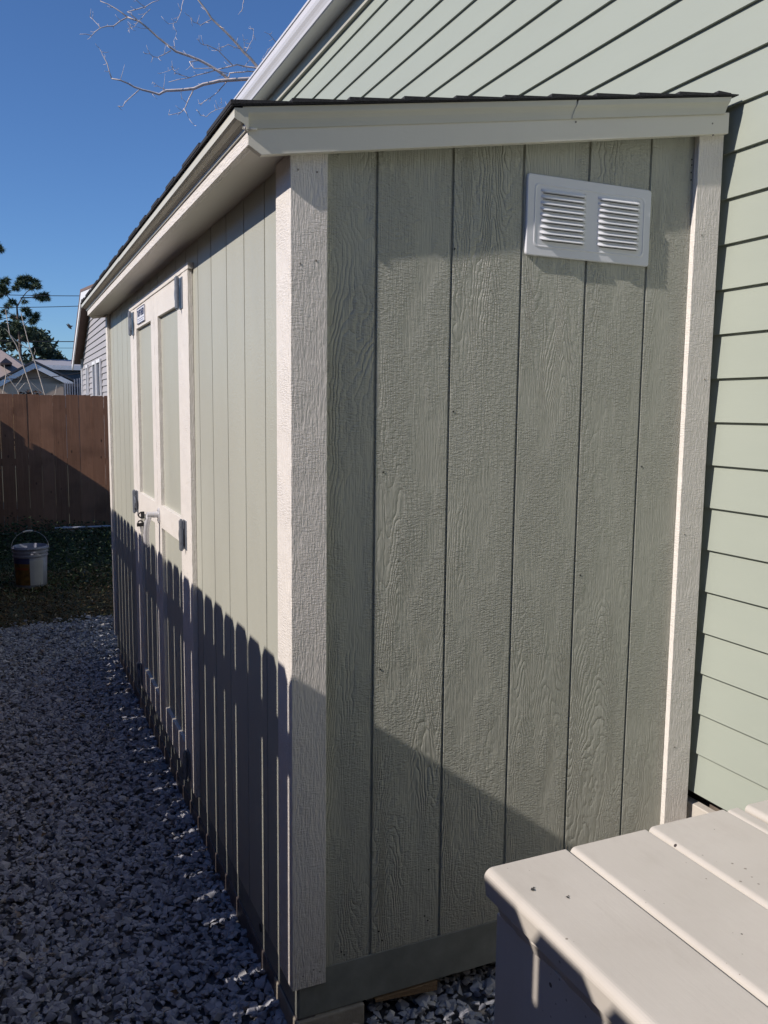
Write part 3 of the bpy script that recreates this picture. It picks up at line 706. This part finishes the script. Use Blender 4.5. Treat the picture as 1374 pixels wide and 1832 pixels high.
# ------------------------------------------------------------------ bucket and pipe
bx, by, bz = -0.445, 6.32, GZ + 0.003
bk = thing('plastic_bucket', 'white plastic paint bucket with raised wire handle standing in the weeds', 'bucket', (bx, by, bz))
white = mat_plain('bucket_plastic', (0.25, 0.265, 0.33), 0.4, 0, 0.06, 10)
bo = obj('body', MB().lathe([(0.0, 0), (0.128, 0), (0.131, 0.006), (0.148, 0.36), (0.148, 0.372), (0.143, 0.372), (0.125, 0.01), (0, 0.008)], 0, 0).v and MB().lathe([(0.001, bz), (0.128, bz), (0.131, bz + 0.006), (0.146, bz + 0.372), (0.141, bz + 0.372), (0.125, bz + 0.012), (0.001, bz + 0.012)], bx, by), white, bk, smooth=True)
bo.data.polygons.foreach_set('use_smooth', [True] * len(bo.data.polygons))
mb = MB()
for z0, r in ((0.285, 0.151), (0.318, 0.154), (0.352, 0.158)):
    mb.lathe([(0.142, bz + z0), (r, bz + z0), (r, bz + z0 + 0.007), (0.142, bz + z0 + 0.007)], bx, by)
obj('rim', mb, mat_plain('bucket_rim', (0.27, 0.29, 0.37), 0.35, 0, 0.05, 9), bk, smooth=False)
def patch(a0, a1, z0, z1, r0, mat, name, dr=0.0):
    mb = MB(); V = []; n = 14
    for i in range(n + 1):
        a = R(a0 + (a1 - a0) * i / n)
        for z in (z0, z1):
            r = 0.131 + (0.146 - 0.131) * z / 0.372 + 0.0012 + dr; V.append((bx + r * math.cos(a), by + r * math.sin(a), bz + z))
    return obj(name, mb.add(V, [(2 * i, 2 * i + 2, 2 * i + 3, 2 * i + 1) for i in range(n)]), mat, bk, fix=False)
patch(-166, -95, 0.03, 0.275, 0, mat_plain('label_orange', (0.16, 0.085, 0.02), 0.5, 0, 0.5, 30), 'orange_label')
patch(-166, -95, 0.225, 0.275, 0, mat_plain('label_navy', (0.03, 0.04, 0.12), 0.5), 'navy_label_band', 0.0008)
patch(-150, -100, 0.17, 0.19, 0, mat_plain('label_red', (0.25, 0.06, 0.02), 0.5), 'red_label_stripe', 0.0008)
patch(-95, -45, 0.03, 0.255, 0, mat_plain('label_white', (0.40, 0.42, 0.46), 0.5), 'white_label')
pts = []
for i in range(19):
    a = math.pi * i / 18; pts.append((bx + 0.158 * math.cos(a), by + 0.05 * math.sin(a) - 0.01, bz + 0.335 + 0.165 * math.sin(a) ** 0.9))
hb = obj('wire_handle', MB().tube(pts, 0.0022, 6), mat_plain('wire', (0.35, 0.36, 0.38), 0.4, 0.6), bk)
obj('grip', MB().tube([pts[8], pts[9], pts[10], pts[11]], 0.008, 10), mat_plain('grip_plastic', (0.6, 0.6, 0.58), 0.5), hb)
a = at(98, 945, 9.5); b = at(225, 947, 9.4)
tag(obj('plastic_pipe', MB().tube([(a.x, 9.5, a.z), (b.x, 9.45, a.z)], 0.014, 10).tube([(a.x + 0.10, 9.497, a.z), (a.x + 0.14, 9.495, a.z)], 0.02, 10), mat_plain('pvc', (0.55, 0.57, 0.62), 0.4), loc=(a.x, 9.5, a.z - 0.014)), 'thin white plastic pipe lying on the weeds before the brown fence', 'pipe')

# ------------------------------------------------------------------ grey house beyond the back fence
gh = thing('grey_house', 'light grey lap-sided house with a steep gable and white windows beyond the fence', 'house', (3.5, 17.5, GZ))
gx = 1.35; gy0, gy1 = 11.2, 22.0; rz = 4.05; ez = 2.72; gm = 18.9
gs = mat_plain('grey_lap_siding', (0.36, 0.345, 0.35), 0.6, 0, 0.04, 3)
wt = mat_plain('white_house_trim', (0.72, 0.72, 0.73), 0.5)
SN = 0.085; SFR = (rz - ez) / (gy1 - gm)
mb = MB(); z = GZ
def gspan(z):
    top = rz - 0.08 - z
    return max(gy0, gm - max(top, 0) / SN), min(gy1, gm + max(top, 0) / SFR)
while z < rz - 0.1:
    ya, yb = gspan(z); yc, yd = gspan(z + 0.13)
    mb.add([(gx - 0.022, ya, z), (gx - 0.022, yb, z), (gx, yd, z + 0.13), (gx, yc, z + 0.13), (gx, ya, z), (gx, yb, z)], [(0, 1, 2, 3), (0, 4, 5, 1)])
    z += 0.13
obj('siding', mb, gs, gh)
obj('wall', MB().box(gx + 0.02, 8, gy0 + 0.02, gy1 - 0.02, GZ, ez - 0.1), gs, gh)
rp = [(gy0 - 0.3, rz - (gm - gy0 + 0.3) * SN), (gm, rz), (gy1 + 0.3, ez - 0.3 * SFR)]
rfm = mat_plain('brown_shingle', (0.17, 0.115, 0.10), 0.9, 0, 0.25, 30)
obj('roof', MB().prism([(rp[0][0], rp[0][1]), rp[1], rp[2], (rp[2][0], rp[2][1] + 0.05), (gm, rz + 0.06), (rp[0][0], rp[0][1] + 0.05)], 0, gx - 0.26, 8.2), rfm, gh)
obj('rake_trim', MB().prism([(rp[0][0], rp[0][1] - 0.16), (gm, rz - 0.16), (rp[2][0], rp[2][1] - 0.16), (rp[2][0], rp[2][1] - 0.002), (gm, rz - 0.002), (rp[0][0], rp[0][1] - 0.002)], 0, gx - 0.25, gx - 0.22), wt, gh)
obj('corner_trim', MB().box(gx - 0.05, gx + 0.01, gy1 - 0.1, gy1 + 0.02, GZ, ez), wt, gh)
obj('corner_trim', MB().box(gx - 0.05, gx + 0.01, 15.0, 15.9, GZ, ez), mat_plain('brown_corner', (0.16, 0.12, 0.11), 0.8), gh)
gl = N('window_glass'); gl.base((0.05, 0.06, 0.08), 0.08, 0.0, 0.8); GL = gl.m
def win_x(y0, y1, z0, z1):
    f_ = obj('window', MB().box(gx - 0.06, gx - 0.02, y0 - 0.07, y0, z0 - 0.07, z1 + 0.07).box(gx - 0.06, gx - 0.02, y1, y1 + 0.07, z0 - 0.07, z1 + 0.07).box(gx - 0.06, gx - 0.02, y0, y1, z1, z1 + 0.07).box(gx - 0.06, gx - 0.02, y0, y1, z0 - 0.07, z0).box(gx - 0.05, gx - 0.02, y0, y1, (z0 + z1) / 2 - 0.03, (z0 + z1) / 2 + 0.03), wt, gh)
    obj('pane', MB().box(gx - 0.035, gx - 0.024, y0, y1, z0, z1), GL, f_)
def yat(px): 
    d = CF + CR * ((px - 687) / FPX) + CU * ((916 - 680) / FPX); return CP.y + d.y * ((gx - CP.x) / d.x)
for a, b in ((158.5, 160.5), (170.5, 175.0), (177.5, 183.5)):
    win_x(yat(b), yat(a), 0.95, 2.42)

# ------------------------------------------------------------------ low house with porch gable, left distance
def quad_gable(parent, px_l, px_a, px_r, pyl, pya, Y, depth, mat, drop=0.14):
    pass
Yh = 30.0
lh = thing('porch_house', 'low tan house with a brown hipped roof and a white trimmed porch gable', 'house', tuple(at(40, 706, Yh + 2).xy) + (GZ,))
A = at(61, 649, Yh); Bl = at(-8, 686, Yh); Br = at(131, 684, Yh)
def band(p, q, h, y0, y1):
    return MB().prism([(p.x, p.z), (q.x, q.z), (q.x, q.z - h), (p.x, p.z - h)], 1, y0, y1)
fm = mat_plain('porch_fascia', (0.85, 0.84, 0.84), 0.6)
mb = band(Bl, A, 0.18, Yh - 0.05, Yh); q = band(A, Br, 0.18, Yh - 0.05, Yh); mb.add(q.v, q.f)
obj('porch_fascia', mb, fm, lh)
mb = MB().prism([(Bl.x - 0.1, Bl.z + 0.0), (A.x, A.z + 0.02), (Br.x + 0.1, Br.z + 0.0), (Br.x + 0.1, Br.z + 0.06), (A.x, A.z + 0.09), (Bl.x - 0.1, Bl.z + 0.06)], 1, Yh - 0.08, Yh + 4)
obj('porch_roof', mb, mat_plain('dark_shingle', (0.07, 0.075, 0.09), 0.9), lh)
tan = mat_plain('tan_wall', (0.62, 0.46, 0.33), 0.8, 0, 0.06, 3)
beam = at(40, 684, Yh)
obj('gable_panel', MB().prism([(Bl.x + 0.2, beam.z - 0.02), (Br.x - 0.2, beam.z - 0.02), (A.x, A.z - 0.2)], 1, Yh + 0.3, Yh + 0.4), tan, lh)
obj('porch_wall', MB().box(Bl.x, Br.x - 0.2, Yh + 2.5, Yh + 2.7, GZ, beam.z), mat_plain('ochre_brick', (0.48, 0.30, 0.15), 0.9, 0, 0.3, 9), lh)
obj('porch_beam', MB().box(Bl.x, Br.x - 0.1, Yh + 0.05, Yh + 0.3, beam.z - 0.5, beam.z - 0.02), tan, lh)
for px in (6, 114):
    p = at(px, 690, Yh); obj('porch_post', MB().box(p.x - 0.14, p.x + 0.14, Yh, Yh + 0.28, GZ, beam.z - 0.5), fm, lh, 0.01)
w0 = at(83, 697, Yh + 2.5); w1 = at(107, 712, Yh + 2.5)
wf = obj('window', MB().box(w0.x - 0.1, w1.x + 0.1, Yh + 2.44, Yh + 2.5, w1.z, w0.z + 0.1), fm, lh)
obj('pane', MB().box(w0.x, w1.x, Yh + 2.42, Yh + 2.439, w1.z + 0.1, w0.z), GL, wf)
r0 = at(-120, 690, Yh + 3); r1 = at(-30, 608, Yh + 8); r2 = at(2, 626, Yh + 8); r3 = at(58, 662, Yh + 4)
mb = MB().add([(r0.x, Yh + 3, r0.z), (r1.x, Yh + 8, r1.z), (r2.x, Yh + 8, r2.z), (r3.x + 0.6, Yh + 3, at(60, 690, Yh + 3).z), (r3.x + 0.9, Yh + 12, r3.z), (r0.x, Yh + 13, r0.z)], [(0, 3, 2, 1), (3, 4, 2), (0, 1, 5), (1, 2, 4, 5)])
mr = obj('main_roof', mb, mat_plain('taupe_shingle', (0.30, 0.25, 0.235), 0.9, 0, 0.15, 12), lh)
g0 = at(10, 641, Yh + 4); g1 = at(0, 650, Yh + 4); g2 = at(22, 650, Yh + 4)
obj('roof_vent', MB().prism([(g1.x, g1.z), (g2.x, g2.z), (g0.x, g0.z)], 1, Yh + 3.6, Yh + 6), mat_plain('roof_vent_dark', (0.05, 0.05, 0.07), 0.8), mr)
obj('house_wall', MB().box(r0.x + 0.5, r3.x + 0.3, Yh + 3.2, Yh + 12, GZ, at(60, 690, Yh + 3).z), tan, lh)
# round dark bush before the porch
def leaf_cloud(centers, radii, per, size, seed=1):
    r = np.random.default_rng(seed); P = []
    for c, rad in zip(centers, radii):
        n = max(6, int(per * rad[0] * rad[2])); d = r.normal(size=(n, 3)); d /= np.linalg.norm(d, axis=1)[:, None]
        d *= (r.uniform(0.25, 1.0, n) ** 0.45)[:, None] * (1 + 0.25 * r.normal(size=n))[:, None]
        P.append(np.array(c) + d * np.array(rad))
    P = np.concatenate(P); return scatter(LV, P, r.uniform(size * 0.6, size * 1.5, len(P)), 3.0)
p = at(60, 705, Yh - 2)
v, f = leaf_cloud([(p.x, Yh - 2, 0.3), (p.x, Yh - 2, 1.2), (p.x - 0.15, Yh - 2, p.z - 0.25), (p.x + 0.2, Yh - 2, p.z - 0.3)], [(0.7, 0.5, 0.6), (0.65, 0.5, 0.6), (0.4, 0.4, 0.38), (0.4, 0.3, 0.3)], 900, 0.07, 5)
bs = thing('dark_bush', 'dark reddish round bush in front of the tan porch', 'bush', (p.x, Yh - 2, GZ))
big('foliage', v, f, mat_island('bush_leaves', [(0, (0.03, 0.02, 0.02)), (1, (0.08, 0.04, 0.03))]), parent=bs)
obj('stem', MB().tube([(p.x, Yh - 2, GZ), (p.x, Yh - 2, 1.0)], 0.05, 6), M['bark'], bs)

# long grey building and pale paling fence
Yl = 42.0
lb = thing('grey_outbuilding', 'long low grey building with a pale metal roof behind the porch house', 'building', (at(110, 700, Yl).x, Yl + 3, GZ))
a = at(70, 657, Yl); b = at(215, 659, Yl); c = at(82, 648, Yl + 4)
obj('wall', MB().box(a.x, b.x, Yl, Yl + 6, GZ, a.z - 0.05), mat_plain('slate_wall', (0.13, 0.14, 0.165), 0.8), lb)
obj('eave_trim', MB().box(a.x - 0.3, b.x + 0.3, Yl - 0.35, Yl - 0.25, a.z - 0.1, a.z + 0.1), fm, lb)
obj('roof', MB().prism([(Yl - 0.3, a.z - 0.04), (Yl - 0.3, a.z + 0.06), (Yl + 3, a.z + 0.55), (Yl + 6.3, a.z + 0.06), (Yl + 6.3, a.z - 0.04)], 0, a.x - 0.2, b.x + 0.3), mat_plain('pale_roof', (0.30, 0.30, 0.33), 0.7), lb)
Yp = 24.0
pf = thing('paling_fence', 'row of tall pale grey palings between the porch house and grey house', 'fence', (at(130, 700, Yp).x, Yp, GZ))
pm = mat_plain('paling_paint', (0.42, 0.43, 0.47), 0.6)
for i in range(10):
    px = 116.5 + i * 4.2 + (0.8 if i > 4 else 0); tpy = 684 if i < 4 else 678 - (i - 4) * 0.8
    t = at(px, tpy, Yp); obj('paling', MB().prism([(t.x - 0.016, GZ), (t.x + 0.016, GZ), (t.x + 0.012, t.z), (t.x - 0.012, t.z)], 1, Yp, Yp + 0.03), pm, pf)
t0 = at(114, 700, Yp); t1 = at(156, 700, Yp)
obj('backing', MB().box(t0.x, t1.x, Yp + 0.05, Yp + 0.08, GZ, at(130, 686, Yp).z), mat_plain('paling_back', (0.12, 0.13, 0.15), 0.8), pf)

# ------------------------------------------------------------------ trees
def needles(centers, rad, per, L, seed):
    r = np.random.default_rng(seed); V = []; F = []; o = 0
    for c, rr in zip(centers, rad):
        n = int(per * rr * rr); d = r.normal(size=(n, 3)); d /= np.linalg.norm(d, axis=1)[:, None]; d[:, 2] *= 0.8
        s = np.array(c) + d * rr * r.uniform(0.15, 0.8, n)[:, None]; e_ = s + d * L * r.uniform(0.6, 1.2, n)[:, None] + r.normal(size=(n, 3)) * L * 0.25
        w = np.cross(d, r.normal(size=(n, 3))); w /= np.linalg.norm(w, axis=1)[:, None]; w *= L * 0.11
        V.append(np.stack([s - w, s + w, e_], 1).reshape(-1, 3)); F.append(np.arange(n * 3).reshape(-1, 3) + o); o += n * 3
    return np.concatenate(V), np.concatenate(F)
def px_tree_pts(lst, Y): return [tuple(at(a, b, Y + dy)) for a, b, dy in lst]
Yt = 40.0
pt = thing('pine_tree', 'tall dark pine with tufted open branches at the left edge', 'tree', (at(33, 620, Yt).x, Yt, GZ))
trunk = [at(36, 706, Yt), at(37, 640, Yt), at(34, 590, Yt), at(31, 560, Yt), at(30, 545, Yt)]; trunk = [Vector((trunk[0].x, Yt, GZ))] + trunk
tr = obj('trunk', MB().tube(trunk, 0.085, 8, 0.03), M['bark'], pt)
mb = MB()
for pl_ in ([(31, 548), (38, 535), (48, 522), (62, 512)], [(37, 533), (60, 532), (78, 532)], [(34, 575), (20, 562), (6, 556)], [(31, 545), (18, 535), (4, 520)], [(35, 590), (50, 575), (64, 566)], [(36, 605), (52, 596), (64, 590)], [(34, 570), (22, 566), (-10, 575)]):
    mb.tube([at(a, b, Yt + random.uniform(-0.6, 0.6)) for a, b in pl_], 0.03, 6, 0.012)
obj('branch', mb, M['bark'], pt)
cl = [(40, 500, 9), (50, 498, 8), (62, 504, 8), (68, 512, 7), (45, 510, 9), (34, 508, 7), (55, 514, 7), (28, 516, 7), (80, 528, 8), (74, 534, 7), (66, 530, 6), (84, 535, 5), (8, 505, 8), (2, 515, 10), (10, 522, 8), (-4, 528, 9), (12, 500, 5), (22, 540, 7), (14, 548, 6), (47, 555, 8), (52, 562, 7), (64, 568, 7), (66, 562, 5), (58, 575, 8), (40, 570, 6), (60, 590, 8), (50, 600, 8), (25, 568, 7), (30, 580, 8), (8, 558, 6), (-5, 565, 8), (20, 595, 9), (38, 588, 6), (1, 447, 6), (-6, 440, 9), (44, 540, 5)]
v, f = needles([tuple(at(a, b, Yt + random.uniform(-1, 1))) for a, b, r in cl], [r * 0.0255 for a, b, r in cl], 8500, 0.15, 3)
big('foliage', v, f, M['pine'], parent=pt)
Yo = 46.0
def oak(name, label, blobs, Y, seed, base_px, mat='oak', size=0.15, per=420):
    base = at(base_px, 700, Y); t = thing(name, label, 'tree', (base.x, Y, GZ))
    obj('trunk', MB().tube([(base.x, Y, GZ), (base.x + 0.1, Y, 1.5), (base.x, Y, 3.2)], 0.3, 8, 0.14), M['bark'], t)
    s = (Y + 1.91) / (CF.y * FPX) * 1.02
    v, f = leaf_cloud([tuple(at(a, b, Y + random.uniform(-1.5, 1.5))) for a, b, r in blobs], [(r * s, r * s * 1.2, r * s * 0.8) for a, b, r in blobs], per, size, seed)
    big('foliage', v, f, M[mat], parent=t); return t
rr = random.Random(5)
bl = [(rr.uniform(-10, 90), 592 + rr.uniform(-8, 60), rr.uniform(6, 12)) for _ in range(46)]
bl = [(a, b + max(0, (a - 40)) * 0.42, r) for a, b, r in bl] + [(12, 590, 12), (25, 585, 10), (5, 600, 12), (45, 600, 11), (60, 605, 10), (70, 615, 9), (80, 625, 9)]
oak('broad_evergreen', 'broad dark evergreen tree behind the porch house', bl, Yo, 11, 30)
bl = [(rr.uniform(78, 118), 0, rr.uniform(3.5, 7)) for _ in range(34)]
bl = [(a, 612 + (a - 78) * 0.85 + abs(rr.gauss(0, 12)), r) for a, b, r in bl]
oak('loose_evergreen', 'looser blue-green tree at the right end of the dark trees', bl, Yo + 6, 12, 95, size=0.12, per=330)

# bare pale tree beyond the green house
Yb = 13.0
bt = thing('bare_tree', 'leafless pale barked tree reaching over the green house roof', 'tree', (3.9, Yb, GZ))
def cr(pts): return [(a / 2.453, b / 2.453) for a, b in pts]
root = at(560, 150, Yb)
obj('trunk', MB().tube([(3.9, Yb, GZ), (3.85, Yb, 2.5), (3.7, Yb, 4.6), tuple(root)], 0.13, 10, 0.05), M['palebark'], bt)
main = [
 ([(1380, 370), (1120, 345), (1000, 352), (930, 360), (850, 388), (730, 395), (700, 412), (620, 395), (560, 365), (490, 345)], .040, .012),
 ([(1000, 345), (960, 310), (880, 265), (770, 225), (690, 160), (610, 95), (560, 75)], .030, .013),
 ([(1380, 500), (1130, 290), (1070, 225), (1000, 150), (930, 80), (870, 0), (840, -60)], .034, .012),
 ([(1380, 350), (1120, 300), (1040, 283), (980, 300), (900, 320), (830, 340), (740, 360)], .018, .005),
 ([(1120, 315), (1060, 314), (1010, 322), (1000, 345)], .012, .012)]
side = [
 ([(490, 345), (470, 280), (450, 240), (435, 210)], .010, .004), ([(560, 75), (500, 30), (440, 5)], .012, .005), ([(610, 95), (560, 55), (640, 30), (700, 0)], .011, .005),
 ([(560, 75), (500, 110), (440, 125), (400, 155), (350, 150)], .011, .004), ([(440, 125), (420, 95), (395, 75)], .006, .003), ([(610, 395), (560, 440), (540, 470), (520, 465)], .009, .004),
 ([(730, 395), (690, 375), (670, 360)], .006, .003), ([(850, 390), (830, 430), (810, 475), (790, 495), (740, 505)], .011, .004), ([(805, 475), (830, 520), (855, 550)], .006, .003),
 ([(995, 358), (970, 385), (950, 410), (900, 440), (880, 462)], .009, .004), ([(750, 222), (690, 255), (660, 240), (630, 230)], .008, .003), ([(1060, 215), (1000, 195), (970, 205), (965, 225)], .007, .003),
 ([(1020, 285), (960, 220), (910, 200), (880, 190), (865, 170)], .009, .004), ([(930, 85), (880, 110), (850, 95), (830, 70)], .008, .003), ([(1070, 225), (1075, 190), (1065, 150)], .005, .002),
 ([(1075, 232), (1100, 190), (1110, 150), (1112, 125)], .006, .002), ([(770, 225), (765, 180), (775, 140)], .005, .002), ([(805, 0), (795, 50), (775, 95), (740, 105)], .006, .003),
 ([(1215, 190), (1180, 150), (1160, 140)], .006, .003), ([(1190, 205), (1165, 235), (1150, 260)], .005, .002), ([(860, 480), (880, 505), (905, 512), (950, 480), (1000, 470)], .006, .004),
 ([(880, 265), (830, 270), (850, 300), (930, 300), (1000, 322)], .008, .005), ([(970, 430), (975, 460), (960, 475)], .004, .002), ([(560, 100), (575, 125), (560, 140)], .005, .002), ([(830, 340), (770, 320), (750, 290)], .007, .003),
 ([(770, 325), (760, 300), (710, 320)], .005, .002), ([(1070, 0), (1060, 40), (1045, 65)], .005, .002), ([(660, 40), (620, 75), (590, 120), (560, 125)], .006, .003), ([(640, 30), (600, 5), (580, -20)], .006, .004)]
rb = random.Random(3)
def conv(p, a, b):
    pts = []; dy = rb.uniform(-0.35, 0.35)
    for i, (u, w) in enumerate(p): pts.append(Vector(at(u / 2.453, w / 2.453, Yb + dy * i / len(p))))
    return pts
mb = MB(); twigs = MB()
def grow(m_, p, r0, r1, n=7):
    out = []
    for i in range(len(p) - 1):
        for t in (0.0, 0.5):
            q = p[i].lerp(p[i + 1], t); 
            if t or i: q = q + Vector((rb.gauss(0, 1), rb.gauss(0, 1), rb.gauss(0, 1))) * 0.006
            out.append(q)
    out.append(p[-1]); m_.tube(out, r0, n, r1); return out
for grp, mul, hi in ((main, 0.85, 0.25), (side, 0.95, 0.14)):
    for p, a, b in grp:
        mb = MB(); o_ = grow(mb, conv(p, a, b), a * mul, b * mul)
        for q in o_[1::(2 if grp is main else 1)]:
            d = Vector((rb.uniform(-1, 0.5), rb.uniform(-.6, .6), rb.uniform(-0.8, 1))).normalized(); L = rb.uniform(0.05, hi)
            if rb.random() < 0.7: mb.tube([q, q + d * L * 0.55, q + d * L + Vector((0, 0, 0.02))], 0.0045, 5, 0.002)
        obj('branch', mb, M['palebark'], bt, smooth=True)

# thin bare sapling just beyond the back fence
sp = thing('bare_sapling', 'thin leafless pale stems crossing above the left end of the fence', 'sapling', (at(60, 706, 10.7).x, 10.7, GZ))
def c2(pts): return [at(a / 4.041, 430 + b / 4.041, 10.7) for a, b in pts]
stems = [([(255, 1250), (235, 1105), (200, 1000), (160, 880), (120, 760), (70, 680), (50, 560), (40, 500)], .0055), ([(350, 1250), (320, 1105), (290, 1000), (260, 900), (220, 790), (190, 680), (150, 520)], .0055), ([(220, 790), (150, 750), (90, 700), (40, 640)], .004),
         ([(160, 1250), (130, 1090), (110, 1060), (45, 970), (30, 900)], .0045), ([(320, 1110), (260, 1060), (210, 1010)], .004), ([(235, 860), (255, 800), (250, 780)], .0025), ([(380, 1200), (405, 1080), (410, 1050)], .003), ([(45, 970), (20, 1100), (25, 1200)], .004), ([(45, 970), (90, 975), (140, 990)], .0025), ([(110, 1060), (150, 1010), (170, 960)], .0025), ([(130, 1090), (180, 1030), (230, 1035)], .0025)]
for p, r in stems:
    obj('stem', MB().tube(c2(p), r * 1.5, 6, r * 0.9), M['twig'], sp)

# overhead lines
lm = mat_plain('cable_black', (0.02, 0.02, 0.025), 0.6)
for (y0, y1, Y, r, lab) in ((527, 530, 33, 0.013, 'uppermost thin black cable crossing the sky left of the shed roof'), (552, 545, 33.5, 0.013, 'second thin black cable from the top crossing the sky by the pine'), (610, 611, 34, 0.017, 'straight black cable running above the loose blue-green tree'), (621, 623, 34.5, 0.009, 'faint thin cable just below the straight black one'), (680, 650, 23, 0.012, 'dark sagging cable crossing in front of the porch gable')):
    a = at(-60, y0, Y); b = at(240, y1, Y); pts = []
    for i in range(13):
        t = i / 12; pts.append(Vector(a).lerp(Vector(b), t) - Vector((0, 0, (0.22 if Y == 23 else 0.05) * 4 * t * (1 - t) - (0.08 if Y == 23 else 0.04))))
    tag(obj('overhead_cable', MB().tube(pts, r, 5), lm, loc=tuple(a)), lab, 'cable', 'overhead cables')
# small bird in the sky
p = at(123, 584, 20)
bd = thing('bird', 'small dark bird in flight against the sky beside the grey house', 'bird', tuple(p))
mb = MB().tube([p + Vector((0.06, 0, -0.06)), p + Vector((0.03, 0, -0.02)), p + Vector((0.0, 0, 0.03)), p + Vector((-0.02, 0, 0.07))], [0.008, 0.030, 0.032, 0.006], 8)
mb.add([p + Vector((0.01, 0.02, 0.03)), p + Vector((0.02, 0.05, -0.05)), p + Vector((0.11, 0.10, 0.03)), p + Vector((0.01, 0.021, 0.02))], [(0, 1, 2), (3, 2, 1)])
mb.add([p + Vector((-0.01, -0.02, 0.03)), p + Vector((0.0, -0.05, -0.05)), p + Vector((-0.07, -0.10, 0.05)), p + Vector((-0.01, -0.021, 0.02))], [(0, 1, 2), (3, 2, 1)])
obj('body', mb, mat_plain('dark_feathers', (0.05, 0.06, 0.07), 0.7), bd)

# ------------------------------------------------------------------ unseen house shapes added behind and beside the camera to block sky light
nw = mat_plain('sky_blocker_wall', (0.17, 0.155, 0.13), 0.8)
nh = thing('left_sky_blocker', 'unseen house shape added beyond the side fence to block sky light from the left', 'house', (-9, 2, GZ))  # added out of view to hide the low sky on the left
obj('wall', MB().box(-13, -5.2, -9, 13, GZ, 2.9), nw, nh)
obj('roof', MB().prism([(-13.5, 2.9), (-4.7, 2.9), (-9.1, 4.7)], 1, -9.5, 13.5), rfm, nh)
rh = thing('rear_sky_blocker', 'unseen house shape added behind the camera to block sky light from the rear', 'house', (-1, -11, GZ))  # added out of view, close and tall to dim the shed's end wall
obj('wall', MB().box(-12, 9, -16, -5.6, GZ, 4.4), nw, rh)
obj('roof', MB().prism([(-16.5, 4.4), (-5.2, 4.4), (-10.8, 7.0)], 0, -12.5, 9.5), rfm, rh)
